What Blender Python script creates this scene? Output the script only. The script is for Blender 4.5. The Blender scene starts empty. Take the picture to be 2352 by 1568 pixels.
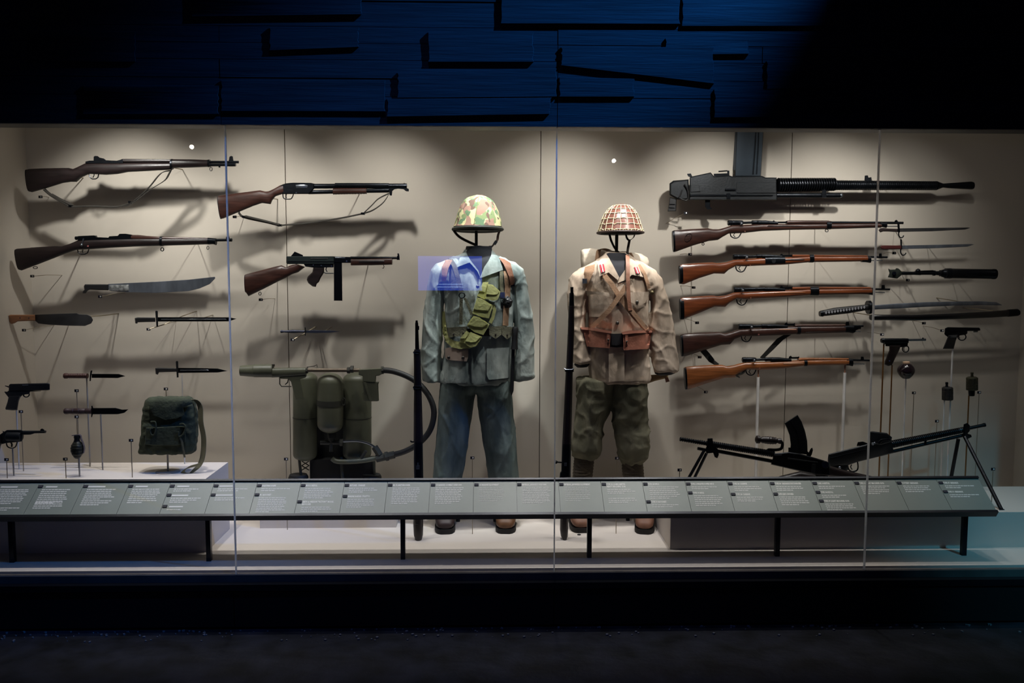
import bpy, bmesh, math, random
from mathutils import Vector, Matrix, noise

random.seed(7)
S = bpy.context.scene
COL = S.collection
PI = math.pi

# ------------------------------------------------------------------ camera
FPX, CAM_Z = 2000.0, 1.66
PITCH, YAW, ROLL = math.radians(4.734), math.radians(1.456), math.radians(0.1185)
cam_data = bpy.data.cameras.new('camera')
cam_data.sensor_width = 36.0
cam_data.lens = 36.0 * FPX / 2352.0
cam_data.clip_end = 100
cam = bpy.data.objects.new('camera', cam_data)
COL.objects.link(cam)
CROT = (Matrix.Rotation(-YAW, 3, 'Z') @ Matrix.Rotation(PI / 2 - PITCH, 3, 'X') @ Matrix.Rotation(ROLL, 3, 'Z'))
cam.matrix_world = Matrix.Translation((0, 0, CAM_Z)) @ CROT.to_4x4()
S.camera = cam

# ------------------------------------------------------------------ world, lights, exposure
S.view_settings.view_transform = 'Standard'
S.view_settings.look = 'None'
S.view_settings.exposure = 0.0
S.view_settings.gamma = 1.0
S.view_settings.use_curve_mapping = False
w = bpy.data.worlds.new('hall_dark')
S.world = w
w.use_nodes = True
w.node_tree.nodes['Background'].inputs[0].default_value = (0.10, 0.16, 0.32, 1)
w.node_tree.nodes['Background'].inputs[1].default_value = 0.0055


def spot(name, loc, target, power, angle, blend=0.6, size=0.04, col=(1, 1, 1)):
    l = bpy.data.lights.new(name, 'SPOT')
    l.energy = power
    l.spot_size = math.radians(angle)
    l.spot_blend = blend
    l.shadow_soft_size = size
    l.color = col
    o = bpy.data.objects.new(name, l)
    COL.objects.link(o)
    o.location = loc
    o.rotation_euler = (Vector(target) - Vector(loc)).to_track_quat('-Z', 'Y').to_euler()
    return o


WARM = (1.0, 0.95, 0.905)
COOL = (0.86, 0.95, 1.0)
# display case: a row of small track spots just inside the top of the glass
for lx, tx, pw in [(-1.95, -2.05, 40), (-1.2, -1.35, 34), (-0.5, -0.65, 28), (0.45, 0.4, 30), (1.2, 1.3, 36), (1.9, 1.95, 32), (2.4, 2.3, 8)]:
    spot('case_spot', (lx, 4.30, 2.55), (tx, 5.1, 1.74), pw * 1.42, 82, 1.0, 0.03, WARM)
# added soft fill light along the case ceiling, standing in for bounce
fill_l = bpy.data.lights.new('case_fill', 'AREA')
fill_l.shape = 'RECTANGLE'; fill_l.size = 5.4; fill_l.size_y = 0.12; fill_l.energy = 7; fill_l.color = (1.0, 0.93, 0.86)
fill_o = bpy.data.objects.new('case_fill', fill_l); COL.objects.link(fill_o)
fill_o.location = (0.15, 4.10, 2.54); fill_o.rotation_euler = (math.radians(18), 0, 0)
# tighter spots on the uniforms, the display floor and the left plinth top
spot('uniform_spot', (0.30, 4.08, 2.52), (-0.06, 4.72, 1.50), 26, 36, 0.9, 0.02, COOL)
spot('uniform_spot', (1.05, 4.08, 2.52), (0.66, 4.72, 1.50), 34, 36, 0.9, 0.02, (1.0, 0.93, 0.88))
for lx, pw in [(-2.3, 9), (-1.62, 62), (-0.85, 36), (0.15, 32), (1.0, 32), (1.9, 18), (2.7, 8)]:
    spot('down_spot', (lx, 4.13, 2.54), (lx, 4.16, 0.26), pw, 62, 1.0, 0.02, (1.0, 0.95, 0.93))
for lx, pw in [(-2.0, 32), (-1.2, 34), (-0.4, 34), (0.3, 46), (1.05, 40), (1.7, 40), (2.4, 16)]:
    spot('back_down_spot', (lx, 4.46, 2.56), (lx, 4.50, 0.26), pw, 54, 1.0, 0.03, (1.0, 0.95, 0.93))
# keys almost straight above the shoulders of the two uniforms
spot('shoulder_key', (0.02, 4.42, 2.57), (-0.06, 4.68, 1.75), 95, 40, 0.8, 0.02, (0.95, 1.0, 1.0))
spot('shoulder_key', (0.82, 4.42, 2.57), (0.68, 4.70, 1.75), 95, 40, 0.8, 0.02, (1.0, 0.95, 0.92))
# hall: blue theatrical spot on the planks, dim teal wash from the right
spot('hall_blue_spot', (2.9, 2.55, 5.2), (0.44, 3.95, 2.96), 950, 33, 1.0, 0.015, (0.02, 0.27, 1.0))
spot('hall_teal_spot', (3.4, 1.2, 3.6), (2.9, 4.2, 0.35), 220, 27, 1.0, 0.06, (0.14, 0.66, 1.0))
spot('hall_floor_spot', (-0.6, 2.4, 5.4), (-0.35, 3.1, 0.0), 100, 55, 1.0, 0.1, (0.16, 0.30, 1.0))

# ------------------------------------------------------------------ helpers
Z0, FLOOR = 0.0, 0.26           # hall floor, display floor
WALL, GLASS, FRONT = 5.10, 3.97, 4.254


def to_px(q):
    v = CROT.transposed() @ (Vector(q) - Vector((0, 0, CAM_Z)))
    return 1176 - FPX * v.x / v.z, 784 + FPX * v.y / v.z


def ray(px, py):
    return CROT @ Vector(((px - 1176) / FPX, (784 - py) / FPX, -1.0))


def P(px, py, d):
    r = ray(px, py)
    return r * (d / r.y) + Vector((0, 0, CAM_Z))


def depth_on(px, py, z):         # distance at which a line of sight meets height z
    r = ray(px, py)
    return r.y * (z - CAM_Z) / r.z


class Fr:
    """A vertical plane at distance d, addressed in the coordinates of one close-up of the photograph."""
    def __init__(s, crop, d):
        s.x0, s.y0, s.k = crop
        s.d = d

    def pt(s, x, y, dd=0.0):
        return P(s.x0 + x / s.k, s.y0 + y / s.k, s.d + dd)

    def m(s, px):
        return px / s.k * s.d / FPX


cA = (0, 270, 3.92); cB = (0, 620, 3.92); cC = (480, 390, 4.523); cD = (540, 720, 3.825)
cE = (940, 430, 3.3375); cF = (1270, 440, 3.4097); cG = (930, 860, 3.7333); cH = (0, 980, 3.92)
r1 = (1500, 280, 2.7606); r2 = (1530, 490, 4.1263); r3 = (1530, 700, 4.1263); r4 = (1860, 490, 3.563)
r5 = (1540, 930, 2.8966); l8 = (0, 860, 6.2708); r9 = (2000, 820, 5.406); s1 = (300, 890, 7.125)
cK = (1840, 660, 4.594); u1 = (920, 720, 2.9); u2 = (1180, 820, 3.5625); c0 = (0, 0, 1.0)


def sp(v, p):
    return math.copysign(abs(v) ** p, v)


class MB:
    def __init__(s):
        s.v = []; s.f = []

    def add(s, vs, fs):
        b = len(s.v)
        s.v += [Vector(q) for q in vs]
        s.f += [tuple(i + b for i in f) for f in fs]
        return s

    def rings(s, rs, closed=False, caps=True):
        n = len(rs[0]); vs = [q for r in rs for q in r]; fs = []
        m = len(rs)
        for i in range(m if closed else m - 1):
            a = i * n; b = ((i + 1) % m) * n
            for j in range(n):
                k = (j + 1) % n
                fs.append((a + j, a + k, b + k, b + j))
        if caps and not closed:
            fs.append(tuple(range(n - 1, -1, -1))); fs.append(tuple(range((m - 1) * n, m * n)))
        return s.add(vs, fs)

    def loft(s, fr, st, h, n=12, p=2.5, dd=0.0):
        """st: (x, y_top, y_bottom[, h]) or (xt, yt, xb, yb[, h])"""
        rs = []
        for q in st:
            hh = h
            if len(q) in (3, 4) and (len(q) == 3 or q[3] < 1):
                a, b = fr.pt(q[0], q[1], dd), fr.pt(q[0], q[2], dd)
                if len(q) == 4: hh = q[3]
            else:
                a, b = fr.pt(q[0], q[1], dd), fr.pt(q[2], q[3], dd)
                if len(q) == 5: hh = q[4]
            rs.append(ring(a, b, hh, n, p))
        return s.rings(rs)

    def tube(s, pts, r, n=8, closed=False):
        pts = [Vector(q) for q in pts]
        m = len(pts); rs = []
        up = None
        for i, q in enumerate(pts):
            if closed: t = pts[(i + 1) % m] - pts[i - 1]
            else: t = pts[min(i + 1, m - 1)] - pts[max(i - 1, 0)]
            t.normalize()
            if up is None: up = Vector((0, 1, 0)) if abs(t.y) < 0.9 else Vector((0, 0, 1))
            a = (up - t * up.dot(t)).normalized(); up = a
            b = t.cross(a)
            rr = r[i] if isinstance(r, (list, tuple)) else r
            rs.append([q + a * (rr * math.cos(2 * PI * j / n)) + b * (rr * math.sin(2 * PI * j / n)) for j in range(n)])
        return s.rings(rs, closed)

    def ribbon(s, pts, wv, t=0.003):
        """flat strap: wv is the width vector (full width) or a list of them"""
        pts = [Vector(q) for q in pts]; m = len(pts); rs = []
        for i, q in enumerate(pts):
            w_ = Vector(wv[i] if isinstance(wv, list) else wv) * 0.5
            tg = (pts[min(i + 1, m - 1)] - pts[max(i - 1, 0)]).normalized()
            nn = tg.cross(w_.normalized())
            nn = nn.normalized() * (t / 2) if nn.length > 1e-4 else Vector((0, 0, t / 2))
            rs.append([q - w_ - nn, q + w_ - nn, q + w_ + nn, q - w_ + nn])
        return s.rings(rs)

    def plate(s, fr, poly, t, dd=0.0, bev=0.0015):
        """outline with real thickness t, bevelled edges"""
        n = len(poly)
        ar = sum(poly[i][0] * poly[(i + 1) % n][1] - poly[(i + 1) % n][0] * poly[i][1] for i in range(n))
        if ar < 0: poly = poly[::-1]
        ins = []
        bp = bev / (fr.d / FPX) * fr.k
        for i in range(n):
            a, b, c = Vector(poly[i - 1]), Vector(poly[i]), Vector(poly[(i + 1) % n])
            e1 = (b - a).normalized(); e2 = (c - b).normalized()
            nn = Vector((-e1.y - e2.y, e1.x + e2.x))
            nn = nn.normalized() if nn.length > 1e-3 else Vector((0, 0))
            ins.append(b + nn * bp)
        h = t / 2; bb = min(bev, h * 0.7)
        L = [[fr.pt(q[0], q[1], dd - h) for q in ins], [fr.pt(q[0], q[1], dd - h + bb) for q in poly],
             [fr.pt(q[0], q[1], dd + h - bb) for q in poly], [fr.pt(q[0], q[1], dd + h) for q in ins]]
        return s.rings(L)

    def box(s, c, d, rot=None):
        c = Vector(c); vs = []
        for x in (-.5, .5):
            for y in (-.5, .5):
                for z in (-.5, .5):
                    q = Vector((x * d[0], y * d[1], z * d[2]))
                    vs.append(c + (rot @ q if rot else q))
        return s.add(vs, [(0, 1, 3, 2), (4, 6, 7, 5), (0, 4, 5, 1), (2, 3, 7, 6), (0, 2, 6, 4), (1, 5, 7, 3)])

    def span(s, a, b):
        a, b = Vector(a), Vector(b)
        return s.box((a + b) / 2, [abs(q) for q in (b - a)])

    def lathe(s, p0, p1, prof, n=20):
        p0, p1 = Vector(p0), Vector(p1); ax = p1 - p0; t = ax.normalized()
        a = Vector((0, 1, 0)) if abs(t.y) < 0.9 else Vector((1, 0, 0))
        a = (a - t * a.dot(t)).normalized(); b = t.cross(a)
        return s.rings([[p0 + ax * u + a * (r * math.cos(2 * PI * j / n)) + b * (r * math.sin(2 * PI * j / n)) for j in range(n)] for u, r in prof])

    def ball(s, c, r, n=12, sc=(1, 1, 1)):
        c = Vector(c); rs = []
        for i in range(1, n):
            th = PI * i / n
            rs.append([c + Vector((r * sc[0] * math.sin(th) * math.cos(2 * PI * j / (n + 4)), r * sc[1] * math.sin(th) * math.sin(2 * PI * j / (n + 4)), r * sc[2] * math.cos(th))) for j in range(n + 4)])
        return s.rings(rs)


def ring(a, b, h, n=12, p=2.5):
    c = (a + b) / 2; v = (a - b) / 2; e = 2.0 / p
    return [c + v * sp(math.cos(2 * PI * j / n), e) + Vector((0, h * sp(math.sin(2 * PI * j / n), e), 0)) for j in range(n)]


def link_mesh(name, mb, m, loc, parent=None, ang=38):
    me = bpy.data.meshes.new(name)
    loc = Vector(loc)
    me.from_pydata([q - loc for q in mb.v], [], mb.f)
    bm = bmesh.new(); bm.from_mesh(me)
    bmesh.ops.recalc_face_normals(bm, faces=bm.faces)
    bm.to_mesh(me); bm.free()
    me.polygons.foreach_set('use_smooth', [True] * len(me.polygons))
    me.set_sharp_from_angle(angle=math.radians(ang))
    me.materials.append(m)
    o = bpy.data.objects.new(name, me)
    COL.objects.link(o)
    if parent: o.parent = parent
    else: o.location = loc
    return o


def struct(name, mb, m, loc=(0, 0, 0)):
    o = link_mesh(name, mb, m, loc)
    o['kind'] = 'structure'
    return o


class T:
    def __init__(s, name, label, cat, loc, group=None):
        s.o = bpy.data.objects.new(name, None)
        s.o.empty_display_size = 0.05
        COL.objects.link(s.o)
        s.loc = Vector(loc); s.o.location = s.loc
        s.o['label'] = label; s.o['category'] = cat
        if group: s.o['group'] = group

    def part(s, name, mb, m, parent=None, label=None, ang=38):
        o = link_mesh(name, mb, m, s.loc, parent or s.o, ang)
        if label: o['label'] = label
        return o

    def pin(s, fr, *pts):        # steel mounting pins back to the case wall
        for x, y in pts:
            a = fr.pt(x, y, 0.004)
            s.part('mounting_pin', MB().tube([a, a + Vector((0, WALL + 0.008 - a.y, 0.012))], 0.0028, 6), STEEL)


def single(name, label, cat, mb, m, loc, group=None, ang=38):
    o = link_mesh(name, mb, m, loc, None, ang)
    o['label'] = label; o['category'] = cat
    if group: o['group'] = group
    return o


# ------------------------------------------------------------------ materials
def lin(c):
    return tuple(((q / 255) / 12.92 if q / 255 <= 0.04045 else ((q / 255 + 0.055) / 1.055) ** 2.4) for q in c)


def mat(name, col, rough=0.6, metal=0.0, var=0.2, scale=9.0, stretch=(1, 1, 1), bump=0.0, bscale=90.0, bstretch=(1, 1, 1), spec=0.5, col2=None, coat=0.0):
    m = bpy.data.materials.new(name); m.use_nodes = True
    nt = m.node_tree; N = nt.nodes; L = nt.links
    b = N['Principled BSDF']
    c = lin(col)
    b.inputs['Roughness'].default_value = rough
    b.inputs['Metallic'].default_value = metal
    b.inputs['Specular IOR Level'].default_value = spec
    if coat: b.inputs['Coat Weight'].default_value = coat; b.inputs['Coat Roughness'].default_value = 0.15
    tc = N.new('ShaderNodeTexCoord')
    mp = N.new('ShaderNodeMapping'); mp.inputs['Scale'].default_value = [scale * q for q in stretch]
    L.new(tc.outputs['Object'], mp.inputs[0])
    no = N.new('ShaderNodeTexNoise'); no.inputs['Scale'].default_value = 1.0; no.inputs['Detail'].default_value = 5
    L.new(mp.outputs[0], no.inputs[0])
    cr = N.new('ShaderNodeValToRGB')
    lo = tuple(q * (1 - var) for q in c); hi = tuple(min(1, q * (1 + var)) for q in c)
    if col2: hi = lin(col2)
    cr.color_ramp.elements[0].position = 0.32; cr.color_ramp.elements[0].color = (*lo, 1)
    cr.color_ramp.elements[1].position = 0.68; cr.color_ramp.elements[1].color = (*hi, 1)
    L.new(no.outputs[0], cr.inputs[0]); L.new(cr.outputs[0], b.inputs['Base Color'])
    if bump:
        mp2 = N.new('ShaderNodeMapping'); mp2.inputs['Scale'].default_value = [bscale * q for q in bstretch]
        L.new(tc.outputs['Object'], mp2.inputs[0])
        n2 = N.new('ShaderNodeTexNoise'); n2.inputs['Scale'].default_value = 1.0; n2.inputs['Detail'].default_value = 4
        L.new(mp2.outputs[0], n2.inputs[0])
        bp = N.new('ShaderNodeBump'); bp.inputs['Strength'].default_value = bump; bp.inputs['Distance'].default_value = 0.01
        L.new(n2.outputs[0], bp.inputs['Height']); L.new(bp.outputs[0], b.inputs['Normal'])
    return m


def glow(name, col, strength):
    m = bpy.data.materials.new(name); m.use_nodes = True
    nt = m.node_tree; nt.nodes.clear()
    e = nt.nodes.new('ShaderNodeEmission'); e.inputs[0].default_value = (*col, 1); e.inputs[1].default_value = strength
    o = nt.nodes.new('ShaderNodeOutputMaterial'); nt.links.new(e.outputs[0], o.inputs[0])
    return m


def glass_mat():
    m = bpy.data.materials.new('case_glass'); m.use_nodes = True
    nt = m.node_tree; nt.nodes.clear(); N = nt.nodes; L = nt.links
    lw = N.new('ShaderNodeLayerWeight'); lw.inputs['Blend'].default_value = 0.5
    pw = N.new('ShaderNodeMath'); pw.operation = 'POWER'; pw.inputs[1].default_value = 5
    ml = N.new('ShaderNodeMath'); ml.operation = 'MULTIPLY_ADD'; ml.inputs[1].default_value = 0.96; ml.inputs[2].default_value = 0.04
    L.new(lw.outputs['Facing'], pw.inputs[0]); L.new(pw.outputs[0], ml.inputs[0])
    t = N.new('ShaderNodeBsdfTransparent'); t.inputs[0].default_value = (0.97, 0.985, 0.98, 1)
    g = N.new('ShaderNodeBsdfGlossy'); g.inputs['Roughness'].default_value = 0.0
    mx = N.new('ShaderNodeMixShader'); L.new(ml.outputs[0], mx.inputs[0]); L.new(t.outputs[0], mx.inputs[1]); L.new(g.outputs[0], mx.inputs[2])
    o = N.new('ShaderNodeOutputMaterial'); L.new(mx.outputs[0], o.inputs[0])
    return m


WALLM = mat('wall_paint', (186, 178, 166), 0.85, var=0.02, scale=2)
PLINTH = mat('plinth_paint', (214, 205, 196), 0.8, var=0.02, scale=2)
DARKGAP = mat('gap_brown', (52, 40, 30), 0.9)
PLANK = mat('dark_planks', (46, 48, 54), 0.72, var=0.3, scale=2.5, stretch=(1, 1, 9), bump=0.3, bscale=7, bstretch=(.6, 1, 11))
BASEM = mat('black_base', (14, 15, 17), 0.6, var=0.2, scale=3)
FLOORM = mat('hall_floor', (15, 17, 22), 0.6, var=0.6, scale=7, bump=0.5, bscale=14, col2=(44, 46, 56))
BLACKM = mat('black_frame', (10, 12, 18), 0.45)
RAILM = mat('rail_metal', (16, 20, 30), 0.35, metal=0.4)
PANELM = mat('rail_panel', (117, 126, 120), 0.42, var=0.02)
WHITE = mat('caption_ink', (236, 236, 232), 0.6, var=0.0)
INK2 = mat('caption_small_ink', (205, 206, 204), 0.6, var=0.0)
CHIP = mat('chip_navy', (12, 17, 38), 0.7, var=0.0)
JOINT = mat('glass_joint', (190, 196, 200), 0.25, spec=0.8, var=0.03)
_n = JOINT.node_tree                                  # milky silicone: part of the light comes through from the case
_t = _n.nodes.new('ShaderNodeBsdfTranslucent'); _t.inputs[0].default_value = (0.9, 0.92, 0.95, 1)
_m = _n.nodes.new('ShaderNodeMixShader'); _m.inputs[0].default_value = 0.94
_n.links.new(_n.nodes['Principled BSDF'].outputs[0], _m.inputs[1]); _n.links.new(_t.outputs[0], _m.inputs[2])
_n.links.new(_m.outputs[0], _n.nodes['Material Output'].inputs[0])
STEEL = mat('pin_steel', (150, 140, 120), 0.4, metal=0.8)
ROD = mat('mount_rod', (150, 145, 138), 0.45, metal=0.3)
RODW = mat('clear_rod', (200, 198, 196), 0.3)
RODB = mat('brass_rod', (112, 78, 40), 0.35, metal=0.5)
GUN = mat('blued_steel', (24, 27, 32), 0.32, metal=0.75, var=0.25, scale=14, bump=0.08)
GUN2 = mat('parkerized_steel', (26, 29, 32), 0.48, metal=0.5, var=0.3, scale=12, bump=0.1)
BRIGHT = mat('bright_steel', (120, 126, 134), 0.25, metal=0.9, var=0.2)
BLADE = mat('blade_steel', (112, 118, 128), 0.3, metal=0.6, var=0.35, scale=5, stretch=(3, 1, 1))
BLADEO = mat('old_blade', (62, 62, 64), 0.5, metal=0.6, var=0.35, scale=9)
WDARK = mat('walnut_dark', (27, 19, 19), 0.38, var=0.4, scale=6, stretch=(1.5, 9, 9), bump=0.12, bscale=40, bstretch=(.3, 2, 2))
WMID = mat('walnut_red', (54, 32, 26), 0.36, var=0.4, scale=6, stretch=(1.5, 9, 9), bump=0.12, bscale=40, bstretch=(.3, 2, 2))
WBRIGHT = mat('red_brown_wood', (104, 54, 30), 0.3, var=0.35, scale=6, stretch=(1.2, 9, 14), bump=0.08, bscale=40, bstretch=(.3, 2, 2), coat=0.3)
WHONEY = mat('honey_wood', (126, 74, 40), 0.3, var=0.35, scale=6, stretch=(1.2, 9, 14), bump=0.08, bscale=40, bstretch=(.3, 2, 2), coat=0.3)
WHANDLE = mat('handle_wood', (128, 86, 58), 0.55, var=0.3, scale=10, stretch=(1, 6, 6))
BLACKP = mat('black_grip', (20, 20, 22), 0.5)
LEATH = mat('sling_webbing', (36, 33, 28), 0.8, var=0.25, scale=40)
LEATHD = mat('dark_strap', (26, 24, 22), 0.6, var=0.3)
LEATHB = mat('brown_leather', (134, 92, 72), 0.55, var=0.25, scale=14, bump=0.15, bscale=120)
ODPAINT = mat('olive_paint', (86, 88, 72), 0.45, var=0.2, scale=7, bump=0.06)
ODDARK = mat('olive_dark', (44, 45, 38), 0.6, var=0.25, scale=7)
RUBBER = mat('hose_rubber', (24, 24, 24), 0.6, var=0.2)
CERAM = mat('brown_glaze', (30, 20, 26), 0.14, var=0.2)
CREAM = mat('unglazed_clay', (206, 170, 140), 0.8)
# ------------------------------------------------------------------ structure
XL = P(75, 700, WALL).x      # left corner of the case
XR = P(2347, 700, WALL).x
TOPZ = P(1176, 292, GLASS).z
CEIL = TOPZ + 0.31

struct('floor', MB().span((-9, -4, -0.05), (9, 6.2, 0.0)), FLOORM)
wb = struct('wall_back', MB().span((XL - .3, WALL + .012, 0), (XR + .3, WALL + .08, 3.2)), DARKGAP)
seams = [XL] + [P(x, 700, WALL).x for x in (661, 1240.5, 1809)] + [XR]
for i in range(4):
    a = seams[i] + (0 if i == 0 else .0022); b = seams[i + 1] - (0 if i == 3 else .0022)
    link_mesh('wall_panel', MB().span((a, WALL, FLOOR - .02), (b, WALL + .012, CEIL)), WALLM, (0, 0, 0), wb)
struct('wall_left', MB().span((XL - .06, GLASS - .02, FLOOR - .02), (XL, WALL + .012, CEIL)), WALLM)
struct('wall_right', MB().span((XR, GLASS - .02, FLOOR - .02), (XR + .06, WALL + .012, CEIL)), WALLM)
struct('ceiling', MB().span((XL - .06, GLASS + .01, CEIL), (XR + .06, WALL + .06, CEIL + .05)), WALLM)
# display floor and the sill in front of it
dfl = struct('floor_display', MB().span((XL - .06, GLASS + .022, FLOOR - .05), (XR + .06, WALL + .012, FLOOR)), PLINTH)
struct('trim_1', MB().span((-4.6, GLASS - .012, FLOOR - .10), (4.9, GLASS + .02, FLOOR - .012)), mat('sill_grey', (92, 86, 82), 0.6))
struct('trim_2', MB().span((-4.6, GLASS - .05, FLOOR - .075), (4.9, GLASS - .014, FLOOR - .045)), BLACKM)
# base below the glass: butted boards with a vertical joint under each pane joint
base = struct('wall_front', MB().span((-4.6, GLASS - .01, 0.0), (4.9, GLASS + .01, FLOOR - .1)), BLACKM)
bx = [-4.6, P(543, 1380, GLASS).x, P(1271, 1380, GLASS).x, P(1985, 1380, GLASS).x, 4.9]
for a, b in zip(bx, bx[1:]):
    link_mesh('base_board', MB().span((a + .002, GLASS - .04, 0.012), (b - .002, GLASS - .01, FLOOR - .082)), BASEM, (0, 0, 0), base)
# gravel-like crumbs where the floor meets the base
gb = MB()
for i in range(260):
    x = random.uniform(-2.6, 3.0); r = random.uniform(.002, .007)
    gb.box((x, GLASS - .055 - random.random() ** 2 * .12, r * .5), (r * 1.6, r * 1.4, r), Matrix.Rotation(random.random() * 3, 3, 'Z'))
gr = single('grit', 'fine pale grit scattered along the foot of the black base', 'grit', gb, mat('grit', (120, 122, 128), .8), (0, 0, 0))
gr['kind'] = 'stuff'

# four glass panes and the joints between them
gx = [-4.2, P(529, 800, GLASS).x, P(1276, 800, GLASS).x, P(2004, 800, GLASS).x, 4.6]
GL = glass_mat()
for i, (a, b) in enumerate(zip(gx, gx[1:])):
    struct('window_%d' % (i + 1), MB().span((a + .003, GLASS, FLOOR - .012), (b - .003, GLASS + .008, TOPZ + .05)), GL)
for i in (1, 2, 3):
    struct('trim_%d' % (i + 2), MB().span((gx[i] - .003, GLASS - .001, FLOOR - .012), (gx[i] + .003, GLASS + .010, TOPZ + .05)), JOINT)

# plank facade above the glass
fac = struct('wall_facade', MB().span((-4.6, GLASS + .0, TOPZ), (4.9, GLASS + .10, 5.95)), BLACKM)
fz = [P(1176, y, GLASS - .02).z for y in (291, 224, 183, 141, 103, 65, 6, -55, -118, -180, -260, -340)]
joints = [[505, 1281, 2010], [1281, 1900], [505, 1281], [300, 1281, 1750], [505, 1281], [1150, 1700], [640, 1500], [1281], [505, 1281], [900], [505, 1281]]
for r in range(len(fz) - 1):
    xs = [-4.6] + [P(x, 150, GLASS - .02).x for x in joints[r]] + [4.9]
    for a, b in zip(xs, xs[1:]):
        q = random.uniform(0, .004)
        link_mesh('plank', MB().span((a + .0015, GLASS - .022 - q, fz[r] + .0012), (b - .0015, GLASS, fz[r + 1] - .0012)), PLANK, (0, 0, 0), fac)


def board(pts, t):
    """rough sawn board nailed over the planks, ragged at its ends"""
    fr = Fr(c0, GLASS - .024)
    (x0, y0), (x1, y1), (x2, y2), (x3, y3) = pts       # tl tr br bl
    poly = [(x0, y0), (x1, y1)]
    for i in range(1, 9):
        u = i / 9; poly.append((x1 + (x2 - x1) * u + random.uniform(-3.0, 0.5), y1 + (y2 - y1) * u))
    poly += [(x2, y2), (x3, y3)]
    for i in range(1, 9):
        u = i / 9; poly.append((x3 + (x0 - x3) * u + random.uniform(-0.5, 3.0), y3 + (y0 - y3) * u))
    o = link_mesh('rough_board', MB().plate(fr, poly, t, -t / 2, .002), PLANK, (0, 0, 0), fac)


for pts, t in [([(440, -40), (832, -40), (832, 33), (440, 38)], .035), ([(1150, -60), (1562, -60), (1562, 55), (1150, 54)], .035),
               ([(618, 63), (825, 62), (825, 108), (618, 116)], .034), ([(983, 73), (1226, 73), (1226, 142), (983, 142)], .038),
               ([(912, 167), (1279, 157), (1279, 222), (912, 225)], .032), ([(888, 227), (1268, 224), (1262, 262), (888, 268)], .036),
               ([(507, 184), (885, 184), (885, 256), (507, 255)], .03), ([(1288, 108), (1640, 108), (1640, 192), (1288, 150)], .034),
               ([(1284, 177), (1457, 181), (1457, 222), (1284, 222)], .032), ([(1528, 88), (1720, 90), (1720, 124), (1528, 126)], .03),
               ([(190, 196), (503, 197), (503, 262), (190, 262)], .03), ([(60, 75), (312, 72), (312, 142), (60, 143)], .03),
               ([(1566, -30), (1900, -30), (1900, 60), (1566, 60)], .03), ([(1760, 140), (2140, 142), (2140, 200), (1760, 205)], .03),
               ([(1640, 205), (1960, 208), (1960, 268), (1640, 270)], .03)]:
    board(pts, t * .42)

# back of the hall: dark wall behind the viewer with a lit screen and two ceiling spots (seen mirrored in the glass)
struct('wall_hall', MB().span((-9, -3.6, 0), (9, -3.5, 6.0)), BLACKM)
MIR = 2 * GLASS


def mirrored(px, py, y):         # place in the hall that the glass shows at this spot of the photograph
    return P(px, py, MIR - y) * Vector((1, 0, 1)) if False else Vector((P(px, py, MIR - y).x, y, P(px, py, MIR - y).z))


sa, sb = mirrored(960, 667, -3.4), mirrored(1107, 588, -3.4)
scr = T('wall_screen', 'glowing blue screen on the dark hall wall, mirrored in the glass', 'screen', ((sa.x + sb.x) / 2, -3.5, sa.z))
scr.part('screen_frame', MB().span((sa.x - .03, -3.5, sa.z - .03), (sb.x + .03, -3.44, sb.z + .03)), BLACKM)
sm = glow('screen_blue', (.05, .13, 1.0), 3.6)
bz = mirrored(1010, 660, -3.4).z; bx0, bx1 = mirrored(1004, 660, -3.4).x, mirrored(1064, 660, -3.4).x
for dz in (0, .035): scr.part('screen_line', MB().span((bx0, -3.43, bz + dz), (bx1, -3.427, bz + dz + .012)), glow('line_blue', (.25, .4, 1.0), 7.0))
scr.part('screen_face', MB().span((sa.x, -3.441, sa.z), (sb.x, -3.43, sb.z)), sm)
for px, py, nm in ((440, 337, 'left'), (1410, 369, 'right')):
    q = mirrored(px, py, -1.0)
    sl = T('ceiling_spotlight', 'small lit hall spotlight mirrored in the glass, %s of the two' % nm, 'lamp', q, 'hall ceiling spotlights')
    sl.part('lamp_can', MB().lathe(q + Vector((0, -.14, .03)), q + Vector((0, -.002, 0)), [(0, .015), (.1, .028), (1, .03)]), BLACKM)
    sl.part('lens', MB().lathe(q + Vector((0, -.004, 0)), q + Vector((0, .004, 0)), [(0, .02), (1, .02)]), glow('lamp_glow', (1, .9, .75), 60))
    sl.part('hanger', MB().tube([q + Vector((0, -.1, .04)), q + Vector((0, -.1, 5.94 - q.z))], .008), BLACKM)
struct('ceiling_hall', MB().span((-9, -3.6, 5.95), (9, GLASS + .1, 6.0)), BLACKM)

# ------------------------------------------------------------------ plinths
LZ = P(470, 1101, FRONT).z
RZ = P(2200, 1175, FRONT + .01).z
xa = P(470, 1101, FRONT).x
LB = depth_on(300, 1062, LZ)
single('plinth', 'wide pale plinth on the left carrying handguns, grenade and satchel', 'plinth',
       MB().span((XL, FRONT, FLOOR), (xa, LB, LZ)), PLINTH, (XL, FRONT, FLOOR))
xr = P(1540, 1215, FRONT).x
RB = depth_on(2290, 1117, RZ)
single('plinth', 'wide pale plinth on the right under the light machine guns', 'plinth',
       MB().span((xr, FRONT, FLOOR), (XR, RB, RZ)), PLINTH, (xr, FRONT, FLOOR))
fd = depth_on(750, 1212, FLOOR)
fa, fb = P(597, 1212, fd).x, P(910, 1212, fd).x
FZ = P(750, 1135, fd).z
single('plinth', 'low pale pedestal under the flamethrower tanks', 'plinth',
       MB().span((fa, fd, FLOOR), (fb, fd + .36, FZ)), PLINTH, (fa, fd, FLOOR))

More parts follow.
